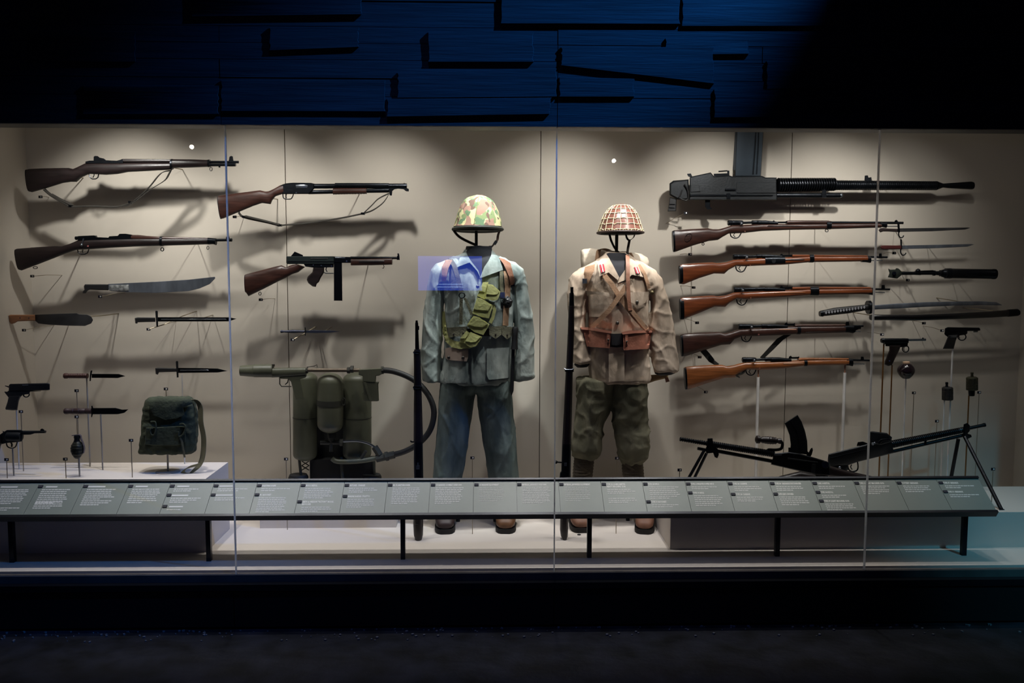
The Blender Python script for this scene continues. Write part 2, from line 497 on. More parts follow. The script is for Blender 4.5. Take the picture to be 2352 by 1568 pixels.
# ------------------------------------------------------------------ reading rail
RT, RBm = 4.235, 4.065
zt, zb = P(1176, 1103, RT).z, P(1176, 1179, RBm).z
rv = Vector((0, RT - RBm, zt - zb)); rn = Vector((0, -rv.z, rv.y)).normalized()
rlen = rv.length; ru = rv.normalized()
xend = P(2247, 1100, RT).x
xst = XL + .02
rail = T('reading_rail', 'long tilted reading rail with grey caption panels, inside the glass', 'sign', (0, RBm, FLOOR))
RROT = Matrix((Vector((1, 0, 0)), ru, rn)).transposed()      # panel axes: x right, y up the slope, z out


def onrail(x, v, lift=0.0):
    return Vector((x, RBm, zb)) + ru * v + rn * lift


c = onrail((xst + xend) / 2, rlen / 2, -.012)
rail.part('backing', MB().box(c, (xend - xst, rlen, .014), RROT), RAILM)
rail.part('top_edge', MB().box(onrail((xst + xend) / 2, rlen + .004, -.006), (xend - xst, .012, .03), RROT), RAILM)
rail.part('bottom_edge', MB().box(onrail((xst + xend) / 2, -.006, -.008), (xend - xst, .014, .034), RROT), RAILM)
for px, py in ((30, 1290), (481, 1287), (926, 1283), (1353, 1279), (1784, 1276), (2212, 1274)):
    d = depth_on(px, py, FLOOR); x = P(px, py, d).x
    rail.part('leg', MB().span((x - .011, d - .012, FLOOR), (x + .011, d + .012, zb + .03)), RAILM)


def text_mesh(body, size, xform, bold=0.0):
    cu = bpy.data.curves.new('t', 'FONT'); cu.body = body; cu.size = size; cu.resolution_u = 1
    cu.offset = bold; cu.space_line = .9
    o = bpy.data.objects.new('t', cu); COL.objects.link(o)
    bpy.context.view_layer.update()
    me = bpy.data.meshes.new_from_object(o.evaluated_get(bpy.context.evaluated_depsgraph_get()))
    mb = MB().add([xform @ v.co for v in me.vertices], [tuple(p.vertices) for p in me.polygons])
    bpy.data.objects.remove(o); bpy.data.curves.remove(cu); bpy.data.meshes.remove(me)
    return mb


# chip column, then (title lines or None, number of text lines, start fraction from the top) for every caption on a panel
PAN = [(-5, [(None, 9, 0), (None, 0, .55), (None, 2, .62)]), (92, [(None, 8, 0), (None, 4, .45)]), (195, [(None, 6, 0), (None, 3, .42)]), (298, [(None, 8, 0)]),
       (393, [(None, 2, 0), (None, 3, .28), (None, 1, .62)]), (493, [(None, 2, 0), (None, 2, .28)]),
       (592, [('FIGHTING KNIFE', 2, 0), ('M1 BAYONET', 9, .28)]), (692, [('M1911 PISTOL', 6, 0), ('SMITH & WESSON "VICTORY" MODEL\nREVOLVER', 3, .5)]),
       (792, [('SATCHEL CHARGE', 3, 0), ('MARINE RAIDER STILETTO', 5, .34)]), (891, [('M2 FLAMETHROWER', 10, 0)]),
       (989, [('US MARINE COMBAT UNIFORM', 10, 0)]), (1088, [('US MARINE EQUIPMENT', -8, 0)]), (1186, [('IMPERIAL JAPANESE UNIFORM', 10, 0)]),
       (1282, [('IMPERIAL JAPANESE EQUIPMENT', -8, 0)]), (1379, [('TYPE 93 13-MILLIMETER\nHEAVY MACHINE GUN', 3, 0), (None, 3, .42)]),
       (1474, [('TYPE 38 RIFLE', 7, 0), ('TYPE 30 BAYONET', 2, .55)]), (1572, [('TYPE 2 PARATROOPER RIFLE', 2, 0), ('TYPE 99 RIFLE', 6, .28)]),
       (1668, [('TYPE 44 CARBINE', 3, 0), ('TYPE 38 CARBINE', 3, .33)]), (1764, [('TYPE 89 GRENADE DISCHARGER', 3, 0), ("OFFICER'S SWORD", 5, .33)]),
       (1861, [('TYPE 14 PISTOL', 2, 0), ('TYPE 94 PISTOL', 2, .28), ('TYPE 99 LIGHT MACHINE GUN', 4, .55)]),
       (1957, [('TYPE 11 LIGHT MACHINE GUN', 5, 0)]), (2054, [('POTTERY GRENADE', 4, 0)]), (2149, [('TYPE 97 GRENADE', 2, 0), ('TYPE 91 GRENADE', 2, .28)])]
px_edges = [p[0] for p in PAN] + [2247]
for i, (px, caps) in enumerate(PAN):
    xa_ = P(px, 1103, RT).x; xb_ = P(px_edges[i + 1], 1103, RT).x
    if i == 0: xa_ = xst
    xc = (xa_ + xb_) / 2
    pnl = rail.part('caption_panel', MB().box(onrail(xc, rlen / 2, -.0025), (xb_ - xa_ - .0018, rlen - .004, .005), RROT), PANELM)
    x0 = P(px, 1103, RT).x
    tx = []; bd = MB(); ch = []
    rnd = random.Random(i)
    for (ti, nl, fr_) in caps:
        v = rlen * (1 - fr_) * .985 - .030
        if not (ti is None and (i, fr_) in ((0, .55), (0, .62), (1, .45), (2, .42), (14, .42))) and i > 0:
            ch.append(MB().box(onrail(x0 + .014, v + .005, .002), (.021, .0145, .004), RROT))
        tx0 = x0 + .027
        if ti:
            for line in ti.split('\n'):
                mx = Matrix.Translation(onrail(tx0, v, .0006)) @ RROT.to_4x4()
                t_ = text_mesh(line, .0145, mx, .0004)
                for q in t_.v: q.x = tx0 + (q.x - tx0) * .62
                lw_ = max(q.x for q in t_.v) - tx0
                lw_ *= 1
                if lw_ > .15:
                    k = .15 / lw_
                    for q in t_.v: q.x = tx0 + (q.x - tx0) * k
                tx.append(t_); v -= .0145
        elif i < 6 and (i, fr_) not in ((0, .55), (0, .62), (1, .45), (2, .42)):
            bd.box(onrail(tx0 + .04, v + .0035, .0006), (rnd.uniform(.05, .085), .0085, .0006), RROT); v -= .0145
        thin = nl < 0
        v -= .003
        for k in range(abs(nl)):
            xx = tx0 + .002 * k * 0
            endx = tx0 + (.135 if not thin else .12) * (rnd.uniform(.4, .7) if k == abs(nl) - 1 else rnd.uniform(.86, 1.0))
            while xx < endx:
                wl = rnd.uniform(.006, .02)
                bd.box(onrail(xx + wl / 2, v + .003, .0005), (wl, .0052 if not thin else .003, .0005), RROT)
                xx += wl + .0025
            v -= .0118 if nl < 9 else .0106
    for q in tx: rail.part('caption_title', q, WHITE, pnl)
    if bd.v:
        o = rail.part('caption_text', bd, INK2, pnl); o['kind'] = 'stuff'
    for q in ch: rail.part('number_chip', q, CHIP, pnl)
# ------------------------------------------------------------------ gun-building helpers
def loop(fr, cx, cy, rx, ry, r, n=14, dd=0.0):
    return MB().tube([fr.pt(cx + rx * math.cos(2 * PI * i / n), cy + ry * math.sin(2 * PI * i / n), dd) for i in range(n)], r, 6, True)


def pts(fr, l, dd=0.0):
    return [fr.pt(x, y, dd) for x, y in l]


def bez(l, n=4):                 # Catmull-Rom smoothing of a pixel polyline
    out = []
    for i in range(len(l) - 1):
        p0, p1, p2, p3 = [Vector(l[max(0, min(len(l) - 1, k))]) for k in (i - 1, i, i + 1, i + 2)]
        for j in range(n):
            t = j / n
            out.append(0.5 * ((2 * p1) + (p2 - p0) * t + (2 * p0 - 5 * p1 + 4 * p2 - p3) * t * t + (3 * p1 - p0 - 3 * p2 + p3) * t ** 3))
    out.append(Vector(l[-1]))
    return out


def cyl(fr, a, b, r, n=12, dd=0.0, ends=True):
    """rod between two spots, radius in close-up pixels"""
    rm = fr.m(r)
    return MB().tube([fr.pt(*a, dd), fr.pt(*b, dd)], rm, n)


# ---- left bay: semi-automatic rifle with sling
f = Fr(cA, 4.85)
t = T('rifle', 'dark rifle with a drooping sling, topmost on the left wall', 'rifle', f.pt(600, 520))
t.part('stock', MB().loft(f, [(240, 470, 264, 664), (258, 461, 288, 672), (400, 456, 410, 638), (560, 453, 570, 588), (620, 453, 640, 578), (660, 462, 688, 579), (700, 446, 728, 540), (770, 412, 800, 507), (860, 408, 870, 510), (960, 408, 960, 515), (1060, 408, 1060, 508), (1150, 408, 1150, 490), (1350, 405, 1350, 480), (1540, 406, 1540, 468)], .022, 16), WDARK)
t.part('butt_plate', MB().loft(f, [(234, 466, 259, 664), (241, 466, 266, 668)], .021, 16), GUN)
t.part('handguard', MB().loft(f, [(1100, 373, 410), (1120, 371, 408), (1340, 374, 408), (1545, 376, 408)], .017), WDARK)
t.part('front_handguard', MB().loft(f, [(1558, 374, 454), (1720, 376, 450), (1878, 381, 444)], .019), WDARK)
t.part('receiver', MB().plate(f, [(768, 412), (768, 395), (805, 387), (960, 384), (1050, 388), (1105, 374), (1110, 410)], .034), GUN)
t.part('rear_sight', MB().plate(f, [(843, 390), (843, 352), (856, 344), (880, 346), (896, 360), (935, 368), (962, 390)], .02), GUN)
t.part('barrel', cyl(f, (1875, 400), (2150, 400), 11), GUN)
t.part('gas_cylinder', MB().loft(f, [(1880, 412, 440), (2030, 412, 438), (2040, 405, 440), (2122, 405, 440)], .011), GUN)
t.part('front_sight', MB().plate(f, [(2058, 392), (2066, 352), (2082, 344), (2096, 350), (2102, 388), (2120, 390), (2120, 405), (2058, 405)], .012), GUN)
t.part('band', MB().loft(f, [(1540, 372, 470), (1556, 372, 468)], .0215), GUN)
t.part('band', MB().loft(f, [(1876, 377, 447), (1890, 378, 446)], .020), GUN)
t.part('trigger_guard', MB().tube(pts(f, [(800, 508), (808, 535), (830, 552), (862, 552), (882, 538), (888, 508)]), .003, 6), GUN)
t.part('trigger', MB().tube(pts(f, [(848, 508), (846, 525), (836, 540)]), .0025, 6), GUN)
t.part('swivel', loop(f, 1900, 463, 11, 17, .002), GUN)
t.part('bayonet_lug', MB().plate(f, [(1965, 436), (1985, 436), (1985, 450), (1970, 450)], .01), GUN)
wv = Vector((.0, .026, .008))
sl = MB().ribbon([f.pt(q.x, q.y) for q in bez([(398, 645), (470, 705), (615, 788), (640, 800), (830, 797), (1035, 803), (1110, 788), (1190, 758), (1330, 640), (1430, 520), (1480, 486), (1525, 478)])], wv, .004)
sl.ribbon([f.pt(q.x, q.y, -.006) for q in bez([(1100, 795), (1190, 772), (1350, 650), (1480, 568), (1520, 510), (1540, 470)])], wv, .004)
sl.ribbon([f.pt(q.x, q.y, .008) for q in bez([(460, 690), (540, 735), (625, 775), (655, 795)])], wv, .004)
sg = t.part('sling', sl, LEATH)
t.part('buckle', MB().box(f.pt(640, 798), (.014, .03, .012)), GUN, sg); t.part('buckle', MB().box(f.pt(1172, 762), (.01, .03, .012)), GUN, sg)
t.pin(f, (560, 520), (1500, 440))

# ---- left bay: bolt-action rifle
t = T('rifle', 'dark bolt-action rifle without a sling, second down on the left wall', 'rifle', f.pt(600, 1250))
t.part('stock', MB().loft(f, [(138, 1186, 172, 1370), (152, 1179, 195, 1376), (330, 1166, 345, 1320), (495, 1155, 510, 1256), (560, 1157, 590, 1224), (640, 1132, 680, 1194), (705, 1104, 720, 1188), (800, 1094, 810, 1186), (1000, 1090, 1000, 1172), (1200, 1085, 1200, 1162), (1450, 1085, 1450, 1154), (1700, 1085, 1700, 1147), (1876, 1085, 1876, 1141)], .021, 16), WDARK)
t.part('handguard', MB().loft(f, [(1190, 1054, 1096), (1250, 1056, 1098), (1320, 1064, 1098), (1440, 1072, 1098), (1700, 1076, 1100), (1876, 1081, 1102)], .017), WMID)
t.part('receiver', MB().plate(f, [(700, 1106), (702, 1066), (760, 1063), (850, 1060), (862, 1076), (975, 1080), (985, 1068), (1060, 1064), (1075, 1046), (1130, 1045), (1190, 1054), (1200, 1098)], .03), GUN)
t.part('bolt', cyl(f, (680, 1085), (870, 1078), 16), GUN)
t.part('bolt_handle', MB().tube(pts(f, [(752, 1088), (745, 1120), (736, 1142)], -.02), .004, 8).ball(f.pt(735, 1146, -.022), .008), BRIGHT)
t.part('cocking_knob', MB().ball(f.pt(687, 1085), .009), GUN)
t.part('trigger_guard', MB().tube(pts(f, [(698, 1188), (706, 1215), (728, 1230), (762, 1230), (788, 1218), (800, 1186)]), .003, 6), GUN)
t.part('trigger', MB().tube(pts(f, [(748, 1188), (742, 1206), (752, 1220)]), .0025, 6), GUN)
t.part('inspection_tag', MB().lathe(f.pt(792, 1156, -.022), f.pt(792, 1156, -.025), [(0, .0045), (1, .0045)]), mat('tag_pink', (120, 66, 66), .6))
t.part('band', MB().loft(f, [(1446, 1068, 1158), (1468, 1068, 1158)], .0225), GUN)
t.part('nose_cap', MB().loft(f, [(1876, 1080, 1143), (1920, 1084, 1140), (1946, 1086, 1148)], .019), GUN)
t.part('swivel', loop(f, 1461, 1186, 14, 16, .0028, 8), GUN)
t.part('swivel', loop(f, 1872, 1172, 10, 16, .002, 8), GUN)
t.part('swivel', loop(f, 318, 1350, 20, 10, .002, 10), GUN)
t.part('barrel', cyl(f, (1944, 1103), (2090, 1101), 12), GUN)
t.part('front_sight', MB().plate(f, [(2032, 1095), (2036, 1074), (2052, 1064), (2066, 1074), (2070, 1095)], .016), GUN)
t.part('muzzle_band', cyl(f, (2060, 1101), (2088, 1101), 15), GUN)
t.pin(f, (560, 1190), (1640, 1120))

# ---- blades on the left wall
f = Fr(cB, 4.85)
t = T('machete', 'broad bright machete with black hooked grip on left wall', 'machete', f.pt(1300, 200))
t.part('blade', MB().plate(f, [(975, 125), (1400, 105), (1700, 86), (1936, 60), (1938, 75), (1890, 125), (1800, 165), (1700, 190), (1400, 206), (1150, 200), (1000, 190), (975, 175)], .004), BLADE)
t.part('handle', MB().plate(f, [(765, 128), (975, 128), (978, 182), (880, 180), (812, 176), (792, 184), (772, 210), (742, 208), (746, 190), (760, 178), (754, 146)], .024, 0, .006), BLACKP)
t.part('etched_plate', MB().plate(f, [(985, 135), (1160, 132), (1160, 190), (985, 186)], .002, -.003), mat('etched', (128, 130, 130), .5, metal=.4, var=.6, scale=60))
t.pin(f, (900, 160), (1600, 150))
t = T('bolo_knife', 'round-ended bolo knife with tan wooden grip on left wall', 'knife', f.pt(450, 490))
t.part('blade', MB().plate(f, [(315, 402), (520, 393), (690, 388), (712, 398), (785, 400), (822, 418), (838, 450), (822, 480), (765, 503), (600, 500), (440, 492), (345, 480), (318, 458)], .005), BLADEO)
t.part('handle', MB().plate(f, [(75, 410), (95, 402), (315, 402), (318, 456), (160, 462), (130, 480), (100, 485), (84, 462)], .022, 0, .005), WHANDLE)
for x in (180, 260): t.part('rivet', MB().lathe(f.pt(x, 431, -.011), f.pt(x, 431, -.0125), [(0, .003), (1, .0025)]), BRIGHT)
t.part('mounting_pin', MB().tube([f.pt(800, 418), f.pt(940, 408, .08), f.pt(1068, 392, .25)], .003, 6), STEEL)
t.pin(f, (450, 470))
t = T('bayonet', 'long black bayonet with straight blade on left wall', 'bayonet', f.pt(1600, 460))
t.part('handle', MB().plate(f, [(1213, 432), (1240, 425), (1398, 427), (1400, 466), (1240, 470), (1236, 483), (1218, 480)], .022, 0, .005), BLACKP)
t.part('guard', MB().plate(f, [(1398, 372), (1402, 366), (1416, 366), (1421, 372), (1424, 508), (1408, 510)], .014), GUN2)
t.part('blade', MB().plate(f, [(1420, 424), (2060, 425), (2130, 438), (2060, 462), (1420, 463)], .006), GUN)
t.part('fuller', MB().plate(f, [(1450, 440), (2030, 440), (2040, 445), (1450, 447)], .002, -.0038), BRIGHT)
t.part('mounting_pin', MB().tube([f.pt(1345, 530, -.0), f.pt(1480, 490, .02), f.pt(1640, 415, .1), f.pt(1770, 370, .25)], .0028, 6), STEEL)
t.pin(f, (1790, 445))
t = T('bayonet', 'shorter black bayonet with hooked pommel on post above satchel', 'bayonet', f.pt(1620, 970))
t.part('handle', MB().plate(f, [(1397, 882), (1420, 878), (1585, 882), (1590, 916), (1432, 920), (1422, 942), (1402, 936)], .022, 0, .005), BLACKP)
t.part('guard', MB().plate(f, [(1582, 824), (1590, 818), (1604, 820), (1608, 966), (1592, 968)], .014), GUN2)
t.part('blade', MB().plate(f, [(1605, 880), (1800, 882), (1960, 886), (2048, 908), (1960, 922), (1605, 926)], .006), GUN)
t.part('fuller', MB().plate(f, [(1620, 898), (1870, 898), (1880, 903), (1620, 905)], .002, -.0038), BRIGHT)
fb_ = Fr(c0, 4.85)
# posts whose feet stand on the left plinth


def post(x, y, foot, z, m, r=.004, top_dd=0.0, top_col=None):
    """upright rod: foot (px, py) on height z, top at height of (x, y)"""
    d = depth_on(foot[0], foot[1], z)
    b = P(foot[0], foot[1], d)
    hz = P(x, y, d).z
    return d, b, Vector((b.x, b.y, hz))


def put_post(t, x, y, foot, z, m=ROD, r=.004, tip=.05):
    d, b, a = post(x, y, foot, z, m, r)
    pr = t.part('support_post', MB().tube([b, a], r, 8), m)
    if tip: t.part('post_tip', MB().tube([a - Vector((0, 0, tip)), a], r * .8, 8), mat('tip_brown', (70, 34, 30), .5), pr)
    return d


put_post(t, 417, 860, (424, 1065), LZ, RODW, .0035)
dk = depth_on(207, 1071, LZ)
f = Fr(cB, dk)
t = T('trench_knife', 'slim dagger with ribbed reddish leather grip, upper of two on posts', 'knife', P(207, 1071, dk))
t.part('handle', MB().lathe(f.pt(576, 952), f.pt(808, 952), [(0, f.m(20)), (.03, f.m(25)), (.12, f.m(25)), (.16, f.m(21))] + [(.2 + .07 * i + (.02 if j else 0), f.m(23 if j else 20)) for i in range(11) for j in (0, 1)]), mat('leather_grip', (72, 40, 36), .6))
t.part('guard', MB().plate(f, [(815, 908), (824, 902), (832, 906), (822, 950), (818, 998), (806, 1000), (808, 950)], .012), GUN)
t.part('blade', MB().plate(f, [(825, 934), (1070, 935), (1130, 954), (1060, 972), (825, 970)], .006), GUN)
put_post(t, 197, 868, (207, 1071), LZ)
dk = depth_on(236, 1079, LZ)
f = Fr(cB, dk)
t = T('fighting_knife', 'clip-point knife with ringed leather grip, lower of two on posts', 'knife', P(236, 1079, dk))
t.part('handle', MB().lathe(f.pt(580, 1270), f.pt(826, 1270), [(0, f.m(22)), (.04, f.m(28)), (.13, f.m(28)), (.16, f.m(24)), (.3, f.m(27)), (.34, f.m(27)), (.36, f.m(23)), (.38, f.m(27)), (.55, f.m(28)), (.57, f.m(24)), (.59, f.m(28)), (.75, f.m(27)), (.77, f.m(24)), (.79, f.m(27)), (1, f.m(25))]), mat('leather_grip_dark', (54, 34, 34), .55))
t.part('guard', MB().plate(f, [(822, 1222), (832, 1220), (838, 1240), (836, 1300), (828, 1326), (820, 1322), (824, 1270)], .012), GUN)
t.part('blade', MB().plate(f, [(835, 1242), (1040, 1240), (1100, 1256), (1157, 1253), (1120, 1285), (1060, 1298), (835, 1298)], .006), GUN)
put_post(t, 233, 950, (236, 1079), LZ)

# ---- handguns and grenade on the left plinth
dk = depth_on(44, 1077, LZ)
f = Fr(l8, dk)
t = T('pistol', 'black automatic pistol on a post at the far left', 'pistol', P(44, 1077, dk))
t.part('slide', MB().plate(f, [(128, 150), (148, 134), (690, 120), (718, 132), (718, 218), (690, 226), (440, 232), (125, 236)], .024, 0, .004), GUN2)
t.part('frame', MB().plate(f, [(110, 235), (450, 232), (590, 232), (590, 238), (435, 246), (420, 280), (330, 290), (285, 335), (130, 340), (62, 252), (66, 242), (108, 246)], .02, 0, .003), GUN2)
t.part('grip', MB().plate(f, [(128, 300), (300, 300), (290, 335), (272, 380), (250, 512), (175, 515), (84, 506), (76, 486), (108, 390)], .028, 0, .006), BLACKP)
t.part('trigger_guard', loop(f, 378, 284, 44, 40, .003), GUN2)
t.part('trigger', MB().tube(pts(f, [(345, 246), (338, 275), (345, 300)]), .003, 6), GUN2)
t.part('hammer', MB().plate(f, [(125, 190), (105, 180), (68, 166), (74, 157), (128, 166)], .008), GUN2)
t.part('barrel_hood', MB().plate(f, [(318, 146), (410, 143), (410, 156), (318, 158)], .002, -.0125), BRIGHT)
put_post(t, 40, 942, (44, 1077), LZ, RODW, .0035, 0)
dk = depth_on(32, 1092, LZ)
f = Fr(l8, dk)
t = T('revolver', 'black long-barrelled revolver on a post, cut by the left edge', 'revolver', P(32, 1092, dk))
t.part('frame', MB().plate(f, [(60, 822), (100, 797), (300, 795), (330, 805), (332, 870), (312, 962), (262, 970), (100, 985), (10, 1005), (-30, 940), (0, 862)], .016, 0, .003), GUN2)
t.part('barrel', MB().loft(f, [(310, 806, 868), (440, 806, 866), (480, 806, 854), (500, 806, 846), (655, 806, 842)], .009), GUN2)
t.part('cylinder', MB().lathe(f.pt(105, 890), f.pt(310, 890), [(0, f.m(62)), (.05, f.m(70)), (.8, f.m(70)), (1, f.m(62))]), GUN2)
t.part('front_sight', MB().plate(f, [(575, 810), (582, 788), (605, 775), (630, 784), (645, 810)], .004), GUN2)
t.part('grip', MB().plate(f, [(0, 862), (30, 985), (10, 1030), (-8, 1155), (-50, 1170), (-105, 1140), (-60, 960)], .026, 0, .006), WDARK)
t.part('hammer', MB().plate(f, [(28, 806), (62, 818), (60, 850), (30, 850), (44, 825)], .008), GUN2)
t.part('trigger_guard', MB().tube([f.pt(q.x, q.y) for q in bez([(92, 980), (108, 1035), (165, 1058), (222, 1040), (248, 968)])], .003, 6), GUN2)
t.part('trigger', MB().tube(pts(f, [(158, 970), (172, 1005), (168, 1040)]), .004, 6), GUN2)
put_post(t, 28, 1028, (32, 1092), LZ, ROD, .004, 0)
dk = depth_on(183, 1094, LZ)
f = Fr(l8, dk)
t = T('hand_grenade', 'dark segmented pineapple grenade with lever on left plinth post', 'grenade', P(183, 1094, dk))
prof = []
for i in range(37):
    u = i / 36; r = 96 * math.sin(PI * (0.07 + .88 * u)) ** .62 * (1 - .12 * u)
    prof.append((u, f.m(r * (.9 if i % 6 == 0 else 1))))
bd = MB().lathe(f.pt(1112, 955), f.pt(1112, 1208), prof, 24)
n = 24
for k, q in enumerate(bd.v):     # vertical grooves
    if k % n % 4 == 0:
        c_ = f.pt(1112, 0); q.x = c_.x + (q.x - c_.x) * .9; q.y = c_.y + (q.y - c_.y) * .9
t.part('body', bd, mat('grenade_green', (36, 38, 30), .5, metal=.3))
t.part('fuse', MB().lathe(f.pt(1110, 876), f.pt(1108, 965), [(0, f.m(40)), (.3, f.m(44)), (.6, f.m(36)), (1, f.m(46))]), GUN2)
t.part('lever', MB().ribbon([f.pt(q.x, q.y) for q in bez([(1040, 876), (1150, 868), (1170, 925), (1195, 985), (1215, 1060), (1205, 1130)])], (0, .014, 0), .003), mat('lever_grey', (104, 96, 104), .4, metal=.4))
put_post(t, 181, 1052, (183, 1094), LZ, ROD, .004, 0)

# ---- canvas satchel
ds = depth_on(386, 1083, LZ)
f = Fr(s1, ds)
SATCH = mat('satchel_canvas', (58, 64, 46), .9, var=.3, scale=14, bump=.35, bscale=60)
WEB = mat('satchel_webbing', (118, 114, 90), .9, var=.15, bump=.2, bscale=300)


def wrinkle(mb, fn):
    me = bpy.data.meshes.new('w'); me.from_pydata(mb.v, [], mb.f)
    bm = bmesh.new(); bm.from_mesh(me); bmesh.ops.recalc_face_normals(bm, faces=bm.faces); bm.normal_update()
    out = [v.co + v.normal * fn(v.co) for v in bm.verts]
    mb.v = out; bm.free(); bpy.data.meshes.remove(me)
    return mb


def remesh(mb, voxel, smooth=4):
    me = bpy.data.meshes.new('w'); me.from_pydata(mb.v, [], mb.f)
    bm = bmesh.new(); bm.from_mesh(me); bmesh.ops.recalc_face_normals(bm, faces=bm.faces); bm.to_mesh(me); bm.free()
    o = bpy.data.objects.new('w', me); COL.objects.link(o)
    r = o.modifiers.new('r', 'REMESH'); r.mode = 'VOXEL'; r.voxel_size = voxel
    if smooth:
        k = o.modifiers.new('s', 'SMOOTH'); k.iterations = smooth; k.factor = .5
    bpy.context.view_layer.update()
    m2 = bpy.data.meshes.new_from_object(o.evaluated_get(bpy.context.evaluated_depsgraph_get()))
    out = MB().add([v.co.copy() for v in m2.vertices], [tuple(p.vertices) for p in m2.polygons])
    bpy.data.objects.remove(o); bpy.data.meshes.remove(me); bpy.data.meshes.remove(m2)
    return out


def nz(q, sx, sy, sz, off=0.0):
    return noise.noise(Vector((q.x * sx + off, q.y * sy + off * .7, q.z * sz - off * .3)))


t = T('satchel', 'dark green canvas satchel with hanging webbing strap on left plinth', 'bag', P(386, 1083, ds))
body = MB()
rs = []
for y, a, b, h in [(152, 330, 960, .022), (165, 280, 1000, .036), (190, 250, 1030, .046), (300, 225, 1060, .055), (450, 212, 1080, .058), (700, 195, 1088, .062), (900, 175, 1075, .062), (1030, 163, 1062, .058), (1065, 180, 1020, .046), (1082, 250, 960, .02)]:
    rs.append(ring(f.pt(a, y), f.pt(b, y), h, 40, 4))
body.rings(rs)
body = wrinkle(remesh(body, .006, 6), lambda q: .006 * nz(q, 26, 26, 40, 3) + .004 * nz(q, 60, 60, 30, 9))
t.part('body', body, SATCH)
flap = MB()
rows = [[(300, 170), (520, 160), (760, 160), (980, 175)], [(300, 250), (520, 235), (760, 240), (1020, 260)], [(330, 350), (520, 370), (700, 400), (850, 330)], [(380, 450), (560, 520), (760, 500), (880, 440)]]
L_ = [[f.pt(x, y, -.066 - .012 * (1 - abs(i - 1.5) / 2) + .01 * (r == 0)) for i, (x, y) in enumerate(row)] for r, row in enumerate(rows)]
vs = [q for r in L_ for q in r] + [q + Vector((0, .004, 0)) for r in L_ for q in r]
fs = []
for r in range(3):
    for i in range(3):
        a = r * 4 + i; fs += [(a, a + 1, a + 5, a + 4), (a + 20, a + 21, a + 17, a + 16)]
for e in ([(i, i + 1) for i in range(3)] + [(15 - i, 14 - i) for i in range(3)] + [(3 + 4 * r, 7 + 4 * r) for r in range(3)] + [(12 - 4 * r, 8 - 4 * r) for r in range(3)]):
    fs.append((e[1], e[0], e[0] + 16, e[1] + 16))
t.part('flap', wrinkle(MB().add(vs, fs), lambda q: .003 * nz(q, 30, 30, 30)), SATCH, ang=80)
t.part('pocket', MB().plate(f, [(250, 655), (430, 648), (775, 625), (900, 640), (900, 900), (760, 950), (420, 950), (230, 930)], .012, -.064, .004), SATCH)
t.part('tie', MB().tube([f.pt(q.x, q.y, -.075) for q in bez([(330, 560), (400, 560), (415, 650), (390, 760), (340, 770), (320, 700), (350, 660)])], .004, 8), SATCH)
t.part('tie', MB().tube([f.pt(q.x, q.y, -.075) for q in bez([(800, 600), (860, 590), (900, 650), (860, 760), (790, 800), (780, 720)])], .004, 8), SATCH)
t.part('strap_end', MB().ribbon([f.pt(790, 790, -.072), f.pt(840, 880, -.074), f.pt(860, 1000, -.07), f.pt(885, 1140, -.06)], (.009, 0, 0), .003), WEB)
st = bez([(1010, 190), (1080, 215), (1140, 320), (1150, 560), (1195, 820), (1185, 1080), (1140, 1240), (1050, 1345), (960, 1415), (880, 1420), (850, 1385), (930, 1310), (1090, 1262)], 5)
t.part('shoulder_strap', MB().ribbon([f.pt(q.x, q.y, -.02 - .02 * i / len(st)) for i, q in enumerate(st)], [(.029, -.014, .003 + .016 * max(0, min(1, (i - 34) / 8))) for i in range(len(st))], .003), WEB)
put_post(t, 386, 1040, (386, 1083), LZ, ROD, .005, 0)
t.part('post_base', MB().lathe(P(386, 1083, ds), P(386, 1083, ds) + Vector((0, 0, .003)), [(0, .06), (1, .06)], 28), mat('base_disc', (150, 142, 134), .7))

# ---- trench shotgun
f = Fr(cC, 4.85)
t = T('shotgun', 'pump shotgun with perforated barrel guard and sling, upper centre-left wall', 'shotgun', f.pt(900, 300))
t.part('stock', MB().loft(f, [(96, 270, 130, 508), (110, 264, 150, 505), (300, 240, 300, 442), (450, 222, 460, 375), (530, 211, 552, 345), (585, 225, 640, 357), (620, 222, 655, 318), (680, 195, 690, 275), (740, 160, 760, 252), (775, 148, 785, 250)], .021, 16), WMID)
t.part('butt_pad', MB().loft(f, [(88, 274, 122, 512), (97, 270, 131, 510)], .020, 16), BLACKP)
t.part('receiver', MB().plate(f, [(735, 165), (770, 148), (810, 139), (870, 133), (1060, 135), (1095, 144), (1095, 195), (1040, 250), (760, 252)], .036, 0, .006), GUN)
t.part('ejection_port', MB().plate(f, [(900, 157), (985, 153), (1022, 160), (1022, 190), (905, 190)], .002, -.019), BRIGHT)
t.part('magazine_tube', MB().loft(f, [(1035, 210, 254), (1290, 206, 248)], .011).loft(f, [(1640, 196, 240), (1870, 190, 236)], .011), GUN)
t.part('barrel', cyl(f, (1090, 170), (2056, 167), 25), GUN)
hs = t.part('heat_shield', MB().loft(f, [(1312, 136, 186), (1500, 136, 186), (1870, 138, 186)], .016, 20), GUN)
hm = MB()
for r_ in range(2):
    for i in range(18):
        hm.lathe(f.pt(1340 + i * 29 + 14 * r_, 145 + 18 * r_, -.0165 + .004 * (1 - r_)), f.pt(1340 + i * 29 + 14 * r_, 145 + 18 * r_, -.0175 + .004 * (1 - r_)), [(0, .0022), (1, .0022)], 8)
t.part('vent_hole', hm, mat('hole_black', (3, 3, 4), .9), hs)['kind'] = 'stuff'
pm = []
for i in range(25):
    x = 1292 + i * 14.4; k = 3 if i % 2 else 0
    pm.append((x, 188 + k, 258 - k - i * .3))
t.part('pump_grip', MB().loft(f, pm, .019, 16), WMID)
